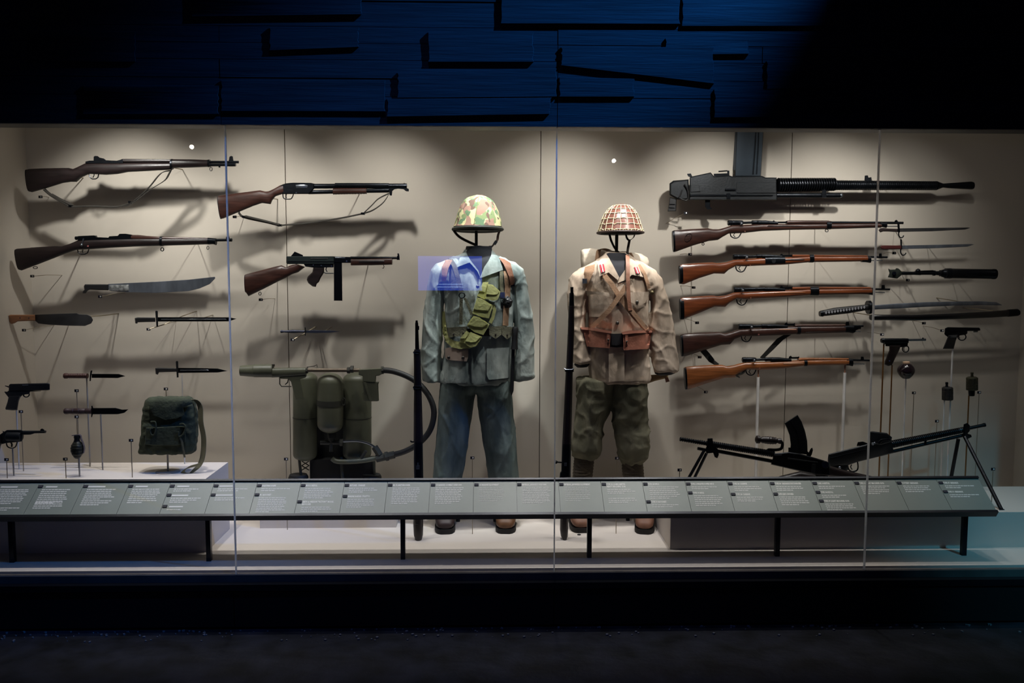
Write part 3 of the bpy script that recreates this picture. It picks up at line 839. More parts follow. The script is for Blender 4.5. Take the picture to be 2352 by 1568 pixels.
t.part('bayonet_adapter', MB().plate(f, [(1868, 186), (2056, 190), (2076, 198), (2076, 224), (2046, 222), (2022, 202), (1965, 195), (1925, 202), (1905, 220), (1900, 268), (1876, 265)], .03), GUN)
t.part('front_sight', MB().plate(f, [(2022, 142), (2028, 132), (2034, 142)], .004), GUN)
t.part('trigger_guard', MB().tube([f.pt(q.x, q.y) for q in bez([(768, 252), (772, 285), (790, 302), (845, 303), (865, 285), (878, 252)])], .003, 6), GUN)
t.part('trigger', MB().tube(pts(f, [(805, 252), (800, 275), (806, 295)]), .0025, 6), GUN)
t.part('safety_button', MB().lathe(f.pt(906, 238, -.018), f.pt(906, 238, -.021), [(0, .004), (1, .004)]), BRIGHT)
wv = Vector((0, .022, .007))
sl = MB().ribbon([f.pt(q.x, q.y) for q in bez([(308, 440), (365, 492), (600, 545), (730, 575), (810, 570), (1000, 556), (1200, 528), (1400, 495), (1590, 455), (1700, 420), (1800, 350), (1850, 285), (1868, 245)])], wv, .004)
sl.ribbon([f.pt(q.x, q.y, .01) for q in bez([(1610, 445), (1690, 370), (1760, 300), (1868, 245)])], wv, .004)
sl.ribbon([f.pt(q.x, q.y, -.008) for q in bez([(375, 480), (520, 515), (620, 540), (735, 570)])], wv, .004)
sg = t.part('sling', sl, LEATH)
for q in ((368, 488), (735, 576), (1600, 455)): t.part('buckle', MB().box(f.pt(*q), (.02, .026, .012)), GUN, sg)
t.pin(f, (600, 290), (1500, 220))

# ---- submachine gun
t = T('submachine_gun', 'submachine gun with straight black box magazine and wooden furniture', 'gun', f.pt(1000, 1000))
t.part('receiver', MB().plate(f, [(803, 902), (812, 897), (1300, 897), (1300, 978), (812, 978), (803, 965)], .034, 0, .004), mat('green_steel', (42, 50, 50), .42, metal=.5, var=.25))
t.part('receiver_rail', MB().plate(f, [(815, 948), (1295, 948), (1295, 956), (815, 956)], .003, -.018), GUN)
t.part('cocking_slot', MB().plate(f, [(1055, 916), (1235, 916), (1235, 928), (1055, 928)], .002, -.0175), BLACKP)
t.part('receiver_nose', MB().plate(f, [(1300, 899), (1476, 904), (1476, 966), (1380, 966), (1300, 960)], .032, 0, .004), GUN)
t.part('ejection_port', MB().plate(f, [(1310, 907), (1415, 907), (1415, 922), (1310, 922)], .002, -.017), BRIGHT)
t.part('rear_sight', MB().plate(f, [(850, 897), (890, 848), (974, 884), (978, 897)], .02), GUN)
t.part('barrel', cyl(f, (1470, 912), (1980, 915), 13), GUN)
t.part('front_sight', MB().plate(f, [(1950, 935), (1952, 900), (1960, 890), (1956, 868), (1972, 866), (1978, 890), (1981, 936)], .014), GUN)
t.part('forend', MB().loft(f, [(1478, 926, 993), (1700, 922, 991), (1904, 918, 985)], .019, 16, 3.5), WMID)
t.part('forend_groove', MB().loft(f, [(1560, 945, 970), (1590, 940, 974), (1790, 938, 970), (1820, 942, 962)], .002, 8, 2, -.0185), WDARK)
t.part('stock', MB().loft(f, [(379, 1086, 386, 1275), (395, 1080, 412, 1312), (550, 1040, 560, 1240), (700, 1001, 720, 1158), (755, 990, 800, 1122), (800, 1012, 862, 1085), (850, 990, 930, 1062), (910, 978, 1000, 1008)], .021, 16), WMID)
t.part('butt_plate', MB().loft(f, [(373, 1088, 380, 1272), (380, 1086, 388, 1278)], .020, 16), GUN)
t.part('trigger_frame', MB().plate(f, [(985, 978), (1295, 978), (1295, 1012), (1090, 1016), (1000, 1004)], .026), GUN)
t.part('grip', MB().plate(f, [(1085, 1008), (1196, 1012), (1196, 1065), (1162, 1120), (1142, 1165), (1120, 1182), (1110, 1216), (1075, 1210), (1032, 1176), (1015, 1140), (1026, 1108), (1074, 1062)], .03, 0, .008), WDARK)
t.part('trigger_guard', MB().tube(pts(f, [(1196, 1066), (1215, 1074), (1296, 1074)]), .003, 6), GUN)
t.part('trigger', MB().tube(pts(f, [(1222, 1012), (1215, 1035), (1228, 1060)]), .003, 6), BRIGHT)
t.part('magazine', MB().plate(f, [(1297, 945), (1381, 945), (1386, 1359), (1298, 1359)], .024, 0, .003), GUN)
t.part('selector', MB().lathe(f.pt(1430, 948, -.016), f.pt(1430, 948, -.02), [(0, .005), (1, .005)]), BRIGHT)
for x, y in ((1083, 988), (1272, 1000), (1165, 993)): t.part('pin_head', MB().lathe(f.pt(x, y, -.013), f.pt(x, y, -.016), [(0, .0035), (1, .0035)]), BRIGHT)
t.part('swivel', loop(f, 530, 1285, 13, 17, .002), GUN)
t.part('swivel', MB().tube(pts(f, [(1812, 985), (1820, 1005), (1812, 1022), (1800, 1018)]), .002, 6), GUN)
t.pin(f, (600, 1120), (1600, 955))

# ---- stiletto
f = Fr(cD, 4.85)
t = T('stiletto', 'thin grey stiletto dagger on the wall above the flamethrower', 'dagger', f.pt(650, 170))
t.part('handle', MB().lathe(f.pt(398, 157), f.pt(612, 157), [(0, f.m(8)), (.02, f.m(14)), (.1, f.m(12)), (.14, f.m(9)), (.5, f.m(15)), (.9, f.m(11)), (1, f.m(11))], 12), mat('zinc_handle', (58, 62, 78), .4, metal=.6))
t.part('guard', MB().plate(f, [(610, 122), (620, 120), (624, 158), (620, 194), (612, 192), (614, 158)], .008), GUN2)
t.part('blade', MB().plate(f, [(618, 148), (700, 146), (830, 148), (928, 156), (830, 168), (700, 171), (618, 168)], .005), mat('blue_blade', (74, 80, 98), .35, metal=.7))
t.part('mounting_pin', MB().tube([f.pt(520, 222), f.pt(610, 175, .02), f.pt(700, 118, .1), f.pt(712, 122, .25)], .0028, 6), STEEL)
t.pin(f, (640, 160), (780, 160))
# ---- flamethrower
DT, DG = fd + .17, fd + .02
f = Fr(cD, DT); g = Fr(cD, DG)
t = T('flamethrower', 'olive backpack flamethrower with twin tanks, hose and gun', 'flamethrower', ((fa + fb) / 2, DT, FZ))


def capsule(fr, xl, xr, y0, y1, dd=0.0, n=28, dome=.55):
    cx = (xl + xr) / 2; r = (xr - xl) / 2; rm = fr.m(r); dm = r * dome
    a, b = fr.pt(cx, y0, dd), fr.pt(cx, y1, dd); tot = y1 - y0
    pr = [(dm * (1 - math.cos(q)) / tot, rm * math.sin(q)) for q in [PI / 2 * i / 8 for i in range(1, 9)]]
    pr = [(0, rm * .02)] + pr
    return MB().lathe(a, b, pr + [(1 - u, q) for u, q in pr[::-1]], n)


t.part('fuel_tank', capsule(f, 510, 722, 512, 1292), ODPAINT)
t.part('fuel_tank', capsule(f, 948, 1198, 512, 1292), ODPAINT)
for xa_, xb_ in ((510, 722), (948, 1198)):
    t.part('tank_seam', MB().lathe(f.pt((xa_ + xb_) / 2, 908), f.pt((xa_ + xb_) / 2, 914), [(0, f.m((xb_ - xa_) / 2) + .0012), (1, f.m((xb_ - xa_) / 2) + .0012)], 28), ODDARK)
t.part('pressure_bottle', capsule(Fr(cD, DT - .1), 722, 950, 520, 1048, 0, 28, .75), ODPAINT)
q = Fr(cD, DT - .1)
bt = t.part('bottle_band', MB().lathe(q.pt(836, 756), q.pt(836, 804), [(0, q.m(115)), (0, q.m(118)), (1, q.m(118)), (1, q.m(115))], 28), ODDARK)
t.part('band_buckle', loop(q, 952, 772, 16, 34, .003, 8, -.03), ODDARK, bt)
t.part('bottle_neck', MB().lathe(q.pt(846, 1036), q.pt(846, 1112), [(0, q.m(30)), (.2, q.m(40)), (.7, q.m(40)), (.75, q.m(30)), (1, q.m(30))]), ODDARK)
t.part('valve', MB().tube([q.pt(750, 1132), q.pt(946, 1132)], q.m(20), 10).tube([q.pt(845, 1110), q.pt(845, 1210)], q.m(20), 10).tube([q.pt(920, 1132), q.pt(948, 1132)], q.m(32), 8), ODDARK)
t.part('air_pipe', MB().tube([q.pt(v.x, v.y) for v in bez([(945, 1122), (1060, 1118), (1150, 1134), (1215, 1165), (1255, 1205)])], q.m(11), 8), BRIGHT)
t.part('fuel_pipe', MB().tube([q.pt(v.x, v.y) for v in bez([(850, 1270), (900, 1298), (1050, 1298), (1170, 1284), (1260, 1265)])], q.m(22), 10), ODPAINT)
t.part('hose_coupling', MB().tube([q.pt(1225, 1170), q.pt(1270, 1240)], q.m(30), 8).tube([q.pt(1240, 1275), q.pt(1400, 1238)], q.m(34), 8).tube([q.pt(1320, 1256), q.pt(1345, 1250)], q.m(42), 8).tube([q.pt(1110, 1270), q.pt(1150, 1205)], q.m(16), 6), ODDARK)
t.part('hose', MB().tube([Fr(cD, DG - .02 * math.sin(PI * i / 40) + (DT - .1 - DG) * max(0, (i - 24) / 16)).pt(v.x, v.y) for i, v in enumerate(bez([(1290, 497), (1380, 505), (1500, 545), (1610, 612), (1700, 720), (1745, 840), (1735, 960), (1690, 1060), (1600, 1150), (1490, 1210), (1390, 1240)]))], g.m(26), 12), RUBBER)
# wand
t.part('nozzle', MB().lathe(g.pt(48, 502), g.pt(332, 502), [(0, g.m(36)), (.0, g.m(45)), (.42, g.m(55)), (.43, g.m(58)), (.95, g.m(58)), (1, g.m(52))], 24), ODPAINT)
t.part('nozzle_clip', MB().box(g.pt(335, 455, -.0), (.012, .02, .012)), ODDARK)
t.part('gun_body', MB().loft(g, [(325, 478, 562), (480, 474, 555), (625, 474, 540)], .021, 16), ODPAINT)
t.part('lance_tube', cyl(g, (620, 497), (1095, 497), 17), mat('worn_tube', (104, 92, 78), .4, metal=.4))
t.part('tube_clamp', MB().tube([g.pt(612, 500), g.pt(640, 500)], g.m(26), 8).tube([g.pt(985, 497), g.pt(1010, 497)], g.m(28), 8).tube([g.pt(1015, 488), g.pt(1040, 488)], g.m(34), 6), ODDARK)
t.part('sight_wire', MB().tube(pts(g, [(630, 470), (700, 460), (718, 448), (722, 472)]), .002, 6), GUN)
t.part('rear_body', MB().plate(g, [(1085, 490), (1290, 478), (1292, 530), (1265, 545), (1240, 548), (1236, 605), (1122, 600), (1120, 548), (1086, 538)], .04, 0, .005), ODPAINT)
t.part('hose_nut', MB().tube([g.pt(1282, 497), g.pt(1305, 497)], g.m(34), 8), ODDARK)
t.part('front_grip', MB().plate(g, [(385, 560), (480, 540), (632, 534), (622, 560), (572, 575), (608, 756), (530, 756), (492, 600), (470, 575), (385, 572)], .03, 0, .004), ODPAINT)
t.part('trigger_guard', MB().tube(pts(g, [(392, 570), (392, 618), (408, 640), (495, 640)]), .003, 6), ODDARK)
t.part('trigger', MB().tube(pts(g, [(468, 575), (462, 605), (440, 622)]), .003, 6), ODDARK)
t.part('rear_grip', MB().plate(g, [(1118, 592), (1266, 598), (1258, 620), (1264, 764), (1250, 770), (1192, 770), (1125, 770), (1120, 700), (1128, 690)], .034, 0, .005), ODPAINT)
t.part('rear_lever', MB().plate(g, [(1128, 600), (1150, 606), (1198, 760), (1178, 762)], .012, -.02), ODPAINT)
t.part('back_board', MB().plate(f, [(690, 600), (985, 600), (985, 1290), (690, 1290)], .02, .05), mat('board_dark', (22, 23, 20), .8))
t.part('carrier_frame', MB().span(f.pt(655, 1285, -.02), f.pt(1235, 1440, .08)), mat('frame_black', (10, 10, 10), .8))
lg = f.pt(565, 1440)
t.part('leg', MB().tube([f.pt(562, 1262, -.03), Vector((f.pt(562, 0, -.03).x, f.pt(562, 0, -.03).y, FZ))], .008, 8), ODDARK)
t.part('leg', MB().tube([f.pt(930, 1262, -.08), Vector((f.pt(930, 0, -.08).x, f.pt(930, 0, -.08).y, FZ))], .009, 8), ODDARK)
t.part('leg', MB().tube([f.pt(1215, 1262, -.03), Vector((f.pt(1215, 0, -.03).x, f.pt(1215, 0, -.03).y, FZ))], .008, 8), ODDARK)
for x in (555, 1200):
    c_ = f.pt(x, 1412, -.02)
    t.part('foot_ring', MB().lathe(Vector((c_.x, c_.y, FZ)), Vector((c_.x, c_.y, f.pt(x, 1405).z)), [(0, .055), (.8, .055), (1, .048)], 24), RUBBER)
lat = MB()
for y0, y1 in ((1295, 1335), (1335, 1375)):
    lat.tube([f.pt(585, y0, -.01), f.pt(650, y1, -.01)], .003, 6).tube([f.pt(650, y0, -.01), f.pt(585, y1, -.01)], .003, 6)
t.part('brace', lat, ODDARK)

# ---- two rifles standing butt-down in front of the uniforms
db = depth_on(960, 1238, FLOOR)
f = Fr(u1, db)


def hl(fr, st, h, n=14, p=2.6, dd=0.0):       # loft stacked downwards: (y, xl, xr[, h])
    return MB().rings([ring(fr.pt(q[1], q[0], dd), fr.pt(q[2], q[0], dd), q[3] if len(q) > 3 else h, n, p) for q in st])


t = T('rifle', 'dark rifle standing on its butt beside the left uniform', 'rifle', P(960, 1238, db), 'rifles standing by the uniforms')
t.part('barrel', hl(f, [(45, 100, 114), (60, 99, 116), (62, 97, 118), (235, 97, 124)], .010), GUN)
t.part('front_sight', MB().plate(f, [(112, 78), (124, 84), (124, 108), (112, 112)], .014), GUN)
t.part('gas_cylinder', hl(f, [(80, 98, 118), (150, 98, 120), (240, 98, 124)], .013, 12, 2.6, .012), GUN)
t.part('front_handguard', hl(f, [(238, 92, 132), (256, 87, 134), (360, 89, 136), (488, 89, 140)], .022), WDARK)
t.part('handguard', hl(f, [(500, 90, 140), (600, 88, 143), (850, 87, 150)], .026), WDARK)
t.part('band', hl(f, [(486, 86, 142), (506, 86, 142)], .027), GUN)
t.part('swivel', loop(f, 113, 491, 28, 10, .003, 12, -.026), GUN)
t.part('swivel', loop(f, 108, 258, 22, 8, .003, 12, -.022), GUN)
t.part('receiver', hl(f, [(850, 90, 148), (975, 88, 150), (1100, 90, 152)], .028), GUN)
t.part('op_rod_handle', MB().tube([f.pt(95, 855, -.01), f.pt(72, 854, -.01), f.pt(66, 846, -.01)], .004, 8), GUN)
t.part('rear_sight', MB().box(f.pt(116, 1022, -.03), (.018, .016, .02)).box(f.pt(116, 1000, -.03), (.008, .012, .014)), BRIGHT)
t.part('stock', hl(f, [(1095, 90, 152), (1200, 98, 144), (1330, 86, 150), (1400, 84, 151), (1470, 88, 150), (1500, 97, 143), (1507, 110, 130)], .03), WDARK)
t.part('butt_plate', MB().plate(f, [(97, 1402), (128, 1402), (128, 1404), (97, 1405)], .003, -.031), GUN)
db = depth_on(1296, 1237, FLOOR)
f = Fr(c0, db)
t = T('rifle', 'dark rifle standing on its butt beside the right uniform', 'rifle', P(1296, 1237, db), 'rifles standing by the uniforms')
t.part('barrel', hl(f, [(659, 1310, 1317), (672, 1310, 1317), (673, 1308, 1318), (705, 1307, 1319)], .009), GUN)
t.part('handguard', hl(f, [(702, 1306, 1319), (760, 1304, 1319), (844, 1300, 1316), (846, 1298, 1316)], .02), WDARK)
t.part('band', hl(f, [(846, 1297, 1318), (853, 1297, 1318)], .024), GUN)
t.part('swivel', MB().tube([f.pt(1296, 846, -.02), f.pt(1300, 849, -.027), f.pt(1314, 849, -.027), f.pt(1318, 846, -.02)], .003, 6), BRIGHT)
t.part('forestock', hl(f, [(852, 1299, 1316), (940, 1295, 1314), (1018, 1291, 1312)], .026), WDARK)
t.part('receiver', hl(f, [(1018, 1291, 1312), (1082, 1289, 1311), (1086, 1286, 1311), (1100, 1285, 1311)], .026), GUN)
t.part('bolt_handle', MB().tube([f.pt(1292, 1062, -.01), f.pt(1279, 1061, -.015)], .004, 8).ball(f.pt(1277, 1061, -.015), .009), GUN)
t.part('rear_sight', MB().box(f.pt(1299, 1066, -.028), (.013, .012, .016)), BRIGHT)
t.part('stock', hl(f, [(1096, 1288, 1310), (1140, 1289, 1306), (1178, 1287, 1305), (1215, 1286, 1305), (1230, 1288, 1304), (1237, 1292, 1300)], .028), WDARK)

# ---- right bay: heavy machine gun high on the wall
f = Fr(r1, 4.99)
t = T('heavy_machine_gun', 'large black heavy machine gun with tall top magazine, upper right', 'gun', f.pt(800, 480))
t.part('receiver', MB().plate(f, [(230, 495), (232, 352), (252, 344), (365, 320), (388, 346), (482, 338), (500, 345), (690, 342), (712, 352), (784, 352), (786, 495)], .07, 0, .006), GUN2)
t.part('receiver_rail', MB().plate(f, [(235, 458), (760, 462), (760, 468), (235, 470)], .006, -.038), GUN).parent
t.part('side_plate', MB().plate(f, [(530, 385), (780, 385), (780, 450), (530, 450)], .006, -.037), GUN2)
t.part('latch', MB().box(f.pt(478, 470, -.04), (.02, .012, .03)).box(f.pt(490, 428, -.04), (.06, .008, .008)), GUN)
t.part('side_rib', MB().plate(f, [(240, 400), (290, 400), (300, 440), (240, 445)], .006, -.037), GUN2)
t.part('back_plate', MB().plate(f, [(104, 390), (128, 372), (226, 364), (228, 488), (196, 497), (150, 490), (104, 462)], .06, 0, .01), GUN2)
t.part('grip', MB().plate(f, [(106, 478), (150, 488), (146, 566), (92, 567)], .035, 0, .006), BLACKP)
t.part('grip_rib', MB().plate(f, [(104, 518), (138, 520), (138, 525), (104, 523)], .004, -.019).plate(f, [(101, 540), (136, 542), (136, 547), (101, 545)], .004, -.019), GUN)
t.part('cable', MB().tube([f.pt(q.x, q.y, -.04) for q in bez([(185, 430), (175, 460), (165, 480), (215, 497), (222, 440), (200, 395)])], .004, 6), BLACKP)
t.part('rear_sight', MB().plate(f, [(215, 328), (240, 326), (248, 345), (240, 352), (222, 345)], .02), GUN)
t.part('cover_latch', MB().plate(f, [(385, 345), (385, 328), (470, 325), (470, 308), (484, 308), (484, 345)], .03).tube([f.pt(415, 314), f.pt(470, 310)], .004, 6), GUN)
mg = t.part('magazine', MB().plate(f, [(535, -70), (708, -70), (684, 345), (520, 345)], .055, 0, .005), mat('magazine_steel', (46, 54, 62), .35, metal=.6, var=.35, scale=6))
t.part('magazine_rib', MB().plate(f, [(660, -70), (668, -70), (638, 330), (630, 330)], .008, -.03).plate(f, [(676, -70), (682, -70), (660, 330), (654, 330)], .008, -.03), GUN, mg)
t.part('magazine_guide', MB().plate(f, [(528, -70), (545, -70), (528, 305), (505, 305)], .05, .01), GUN2)
jk = []
for i in range(24):
    x0 = 790 + i * 15.2; k = 8
    jk += [(x0, 358 + k, 440 - k - i * .2, .038 - .004), (x0 + 3, 354, 444 - i * .3, .043), (x0 + 9, 354, 444 - i * .3, .043), (x0 + 12, 358 + k, 440 - k - i * .2, .038 - .004)]
t.part('cooling_jacket', MB().loft(f, jk, .04, 18, 2), GUN)
jk = []
for i in range(52):
    x0 = 1152 + i * 12.4; q0 = 369 + 6 * i / 52; q1 = 433
    jk += [(x0, q0 + 4, q1 - 4, .024), (x0 + 3, q0, q1, .028), (x0 + 7, q0, q1, .028), (x0 + 10, q0 + 4, q1 - 4, .024)]
t.part('barrel', MB().loft(f, jk, .03, 16, 2), GUN)
t.part('flash_hider', MB().loft(f, [(1798, 375, 432, .026), (1838, 390, 416, .012), (1870, 388, 420, .013), (2015, 377, 428, .024), (2028, 380, 426, .022)], .02, 18, 2), GUN)
t.part('gas_tube', cyl(f, (780, 466), (1185, 466), 16), GUN)
t.part('gas_plug', MB().ball(f.pt(1190, 466), .012), BRIGHT)
t.part('gas_bracket', MB().plate(f, [(1072, 400), (1098, 400), (1100, 480), (1070, 480)], .04), GUN)
t.part('front_sight', MB().plate(f, [(1340, 376), (1342, 340), (1362, 338), (1366, 352), (1385, 350), (1388, 376)], .016), GUN)
t.part('trigger_lug', MB().plate(f, [(330, 495), (362, 495), (362, 535), (375, 552), (345, 556), (330, 535)], .03), GUN)
t.pin(f, (400, 440), (1500, 400))


# ---- five bolt-action rifles on the right wall
def bolt_rifle(fr, dx, dy, label, wood, stock, hg, muz, band, nose, cover=False, tg=None, loc=None, butt=True, sightx=(1090, 1200), rod=None, bandm=None):
    t = T('rifle', label, 'rifle', fr.pt(900 + dx, 500 + dy), 'bolt-action rifles on the right wall')
    t.part('stock', MB().loft(fr, stock, .021, 16), wood)
    s0, s1_ = stock[0], stock[1]
    if butt: t.part('butt_plate', MB().loft(fr, [(s0[0] - 5, s0[1] + 3, s0[2] - 5, s0[3]), (s0[0] + 3, s0[1], s0[2] + 3, s0[3] + 1), (s0[0] + butt, s0[1] - 5, s0[2] + butt, s0[3])], .0222, 16), GUN)
    t.part('handguard', MB().loft(fr, hg, .017, 14), wood)
    t.part('barrel', cyl(fr, *muz[:2], muz[2]), GUN)
    for b in band: t.part('band', MB().loft(fr, [(b[0], b[2], b[3]), (b[1], b[2], b[3])], .0235, 14), GUN)
    t.part('nose_cap', MB().loft(fr, [(nose[0], nose[2], nose[3]), ((nose[0] + nose[1]) / 2, nose[2] - 1, nose[3] + 1), (nose[1], nose[2], nose[3] + 8)], .02, 12), GUN)
    gx0, gy0, gw, gh = tg
    t.part('trigger_guard', MB().tube([fr.pt(q.x, q.y) for q in bez([(gx0, gy0), (gx0 + gw * .08, gy0 + gh * .65), (gx0 + gw * .42, gy0 + gh), (gx0 + gw * .75, gy0 + gh * .8), (gx0 + gw, gy0 - 4)])], .0034, 8), GUN)
    t.part('trigger', MB().tube(pts(fr, [(gx0 + gw * .42, gy0), (gx0 + gw * .28, gy0 + gh * .4), (gx0 + gw * .45, gy0 + gh * .8)]), .0025, 6), GUN)
    return t


def receiver(t, fr, x, y, rear=145, long=360, cover=False, metal=GUN):
    t.part('cocking_piece', MB().lathe(fr.pt(x, y), fr.pt(x + rear, y - 2), [(0, fr.m(20)), (.04, fr.m(25)), (.28, fr.m(25)), (.3, fr.m(21)), (.36, fr.m(24)), (.9, fr.m(22)), (1, fr.m(18))], 16), GUN)
    t.part('bolt', MB().lathe(fr.pt(x + rear - 6, y - 1), fr.pt(x + long, y - 6), [(0, fr.m(19)), (1, fr.m(18))] if cover else [(0, fr.m(12)), (.55, fr.m(12)), (.56, fr.m(19)), (.62, fr.m(21)), (.7, fr.m(19)), (1, fr.m(19))], 14), metal)
    t.part('receiver_ring', MB().loft(fr, [(x + long - 20, y - 24, y + 20), (x + long + 60, y - 24, y + 18), (x + long + 170, y - 12, y + 16)], .017, 14), GUN)
    t.part('bolt_knob', MB().ball(fr.pt(x + rear - 14, y + 8, -.028), .009), BRIGHT)


def rear_sight(t, fr, x0, y, w=100):
    t.part('rear_sight', MB().plate(fr, [(x0, y + 8), (x0 + 6, y - 12), (x0 + 22, y - 22), (x0 + 34, y - 8), (x0 + w - 12, y - 10), (x0 + w, y - 16), (x0 + w + 4, y + 8)], .012), GUN)


f = Fr(r2, 4.95)
t = bolt_rifle(f, 0, -350, 'longest reddish rifle with a carved oval mark on its butt', WMID,
               [(62, 165, 72, 365), (82, 160, 95, 362), (240, 148, 250, 306), (400, 140, 400, 262), (440, 150, 490, 252), (500, 150, 530, 226), (560, 134, 590, 192), (620, 112, 640, 190), (740, 108, 740, 186), (900, 100, 900, 167), (1150, 100, 1150, 157), (1540, 95, 1540, 150), (1992, 94, 1992, 136), (2030, 92, 2030, 136)],
               [(1140, 70, 102), (1170, 66, 102), (1535, 67, 102), (1552, 74, 102)], ((1540, 86), (2246, 90), 12), [(1512, 1556, 72, 152)], (2018, 2082, 80, 130), tg=(608, 186, 105, 48), butt=12)
receiver(t, f, 583, 90, 145, 300); rear_sight(t, f, 1000, 86, 145)
t.part('front_sight', MB().plate(f, [(2160, 84), (2170, 66), (2182, 60), (2194, 68), (2200, 84)], .012), GUN)
t.part('cleaning_rod', cyl(f, (2075, 122), (2198, 122), 4), BRIGHT)
t.part('swivel', loop(f, 1522, 163, 15, 13, .0022, 8), GUN); t.part('swivel', loop(f, 350, 290, 11, 12, .0022, 8), GUN)
t.part('finger_groove', MB().loft(f, [(960, 116, 128), (1000, 114, 128), (1250, 114, 126), (1290, 116, 124)], .002, 8, 2, -.0205), WDARK)
mk = MB()
for a, b in ((44, 1), (40, 1)):
    mk.tube([f.pt(210 + 40 * math.cos(u) * .75 + 30 * math.sin(u) * .5, 230 - 40 * math.cos(u) * .75 + 26 * math.sin(u), -.0212) for u in [2 * PI * i / 24 for i in range(24)]], .0014, 5, True)
for x, y in ((200, 215), (222, 212), (208, 238), (228, 232), (190, 246), (214, 256)):
    mk.tube([f.pt(x - 9, y + 4, -.0212), f.pt(x + 9, y - 6, -.0212)], .0014, 5).tube([f.pt(x, y - 9, -.0212), f.pt(x + 3, y + 9, -.0212)], .0014, 5)
t.part('carved_mark', mk, mat('carving_dark', (34, 14, 12), .6))
t.part('takedown_tag', MB().lathe(f.pt(748, 170, -.021), f.pt(748, 170, -.023), [(0, .004), (1, .004)]), mat('tag_brown', (96, 60, 46), .6))
t.pin(f, (300, 220), (1500, 120))

t = bolt_rifle(f, 0, 0, 'bright wood takedown rifle with dark hinge block ahead of receiver', WBRIGHT,
               [(126, 490, 131, 668), (152, 478, 165, 673), (300, 468, 310, 615), (430, 462, 450, 570), (480, 470, 550, 573), (560, 464, 590, 536), (640, 440, 660, 498), (740, 432, 740, 502), (900, 422, 900, 494), (1120, 416, 1120, 486), (1350, 404, 1350, 463), (1900, 402, 1900, 455)],
               [(1190, 390, 420), (1350, 390, 414), (1895, 396, 414)], ((1900, 411), (2096, 415), 10), [(1352, 1392, 386, 466)], (1850, 1932, 404, 462), tg=(660, 500, 102, 54), butt=26)
receiver(t, f, 634, 410, 145, 290); rear_sight(t, f, 1075, 402, 125)
t.part('hinge_block', MB().loft(f, [(930, 408, 490), (1020, 405, 488), (1118, 408, 484)], .0235, 14), GUN)
t.part('hinge_key', MB().lathe(f.pt(1020, 450, -.023), f.pt(1020, 450, -.028), [(0, .012), (1, .011)]), GUN2)
t.part('front_sight', MB().plate(f, [(2015, 425), (2018, 380), (2042, 378), (2048, 425)], .016), GUN)
t.part('cleaning_rod', cyl(f, (1930, 446), (2050, 446), 4), BRIGHT)
t.part('finger_groove', MB().loft(f, [(1120, 435, 448), (1150, 433, 449), (1280, 432, 446), (1310, 434, 443)], .002, 8, 2, -.0205), WDARK)
t.part('takedown_tag', MB().lathe(f.pt(796, 492, -.021), f.pt(796, 492, -.023), [(0, .004), (1, .004)]), mat('tag_brown2', (110, 62, 46), .6))
t.pin(f, (300, 530), (1500, 430))

t = bolt_rifle(f, 5, 310, 'bright wood rifle with a smooth dust cover, third down of five', WBRIGHT,
               [(132, 806, 137, 1005), (155, 795, 168, 1002), (300, 784, 310, 945), (440, 776, 455, 884), (490, 785, 560, 886), (565, 776, 600, 846), (645, 748, 665, 808), (740, 745, 740, 816), (900, 737, 900, 806), (1120, 728, 1120, 795), (1350, 714, 1350, 776), (1900, 706, 1900, 765), (1940, 706, 1940, 765)],
               [(1190, 698, 728), (1350, 695, 722), (1930, 697, 716)], ((1940, 716), (2120, 719), 9), [(1358, 1438, 692, 778)], (1852, 1956, 704, 766), tg=(668, 812, 104, 56), butt=30)
receiver(t, f, 640, 722, 100, 310, True); rear_sight(t, f, 1075, 706, 125)
t.part('front_sight', MB().plate(f, [(2038, 722), (2042, 678), (2072, 678), (2076, 722)], .016), GUN)
t.part('cleaning_rod', cyl(f, (1950, 746), (2072, 750), 4), BRIGHT)
t.part('finger_groove', MB().loft(f, [(1025, 748, 762), (1060, 745, 762), (1290, 742, 756), (1320, 744, 752)], .002, 8, 2, -.0205), WHONEY)
t.part('takedown_tag', MB().lathe(f.pt(802, 800, -.021), f.pt(802, 800, -.023), [(0, .004), (1, .004)]), mat('tag_brown3', (110, 62, 46), .6))
t.pin(f, (300, 860), (1500, 740))

f = Fr(r3, 4.95)
t = bolt_rifle(f, 0, -200, 'dark red carbine with a broad black sling, fourth down of five', WMID,
               [(140, 284, 150, 488), (165, 275, 178, 488), (300, 262, 310, 446), (500, 255, 520, 380), (545, 270, 605, 374), (605, 260, 645, 326), (690, 230, 720, 297), (850, 222, 850, 297), (1080, 213, 1080, 287), (1250, 198, 1250, 276), (1690, 196, 1690, 262)],
               [(1215, 184, 215), (1270, 180, 212), (1690, 182, 206)], ((1690, 200), (1868, 200), 10), [(1236, 1266, 196, 280)], (1676, 1770, 190, 262), tg=(714, 294, 98, 54), butt=12)
receiver(t, f, 684, 204, 140, 290); rear_sight(t, f, 1120, 186, 100)
t.part('front_sight', MB().plate(f, [(1700, 190), (1704, 160), (1732, 158), (1738, 190)], .016), GUN)
t.part('muzzle_lug', MB().plate(f, [(1800, 205), (1850, 208), (1846, 228), (1830, 228), (1800, 240), (1790, 262), (1770, 262), (1770, 205)], .014), GUN)
t.part('folded_bayonet', cyl(f, (1320, 256), (1700, 244), 6, dd=-.016), BRIGHT)
t.part('cleaning_rod', cyl(f, (1760, 252), (1842, 252), 4), BRIGHT)
t.part('finger_groove', MB().loft(f, [(1068, 230, 240), (1090, 228, 241), (1210, 227, 239), (1235, 229, 237)], .002, 8, 2, -.0205), mat('groove_pale', (150, 112, 92), .4))
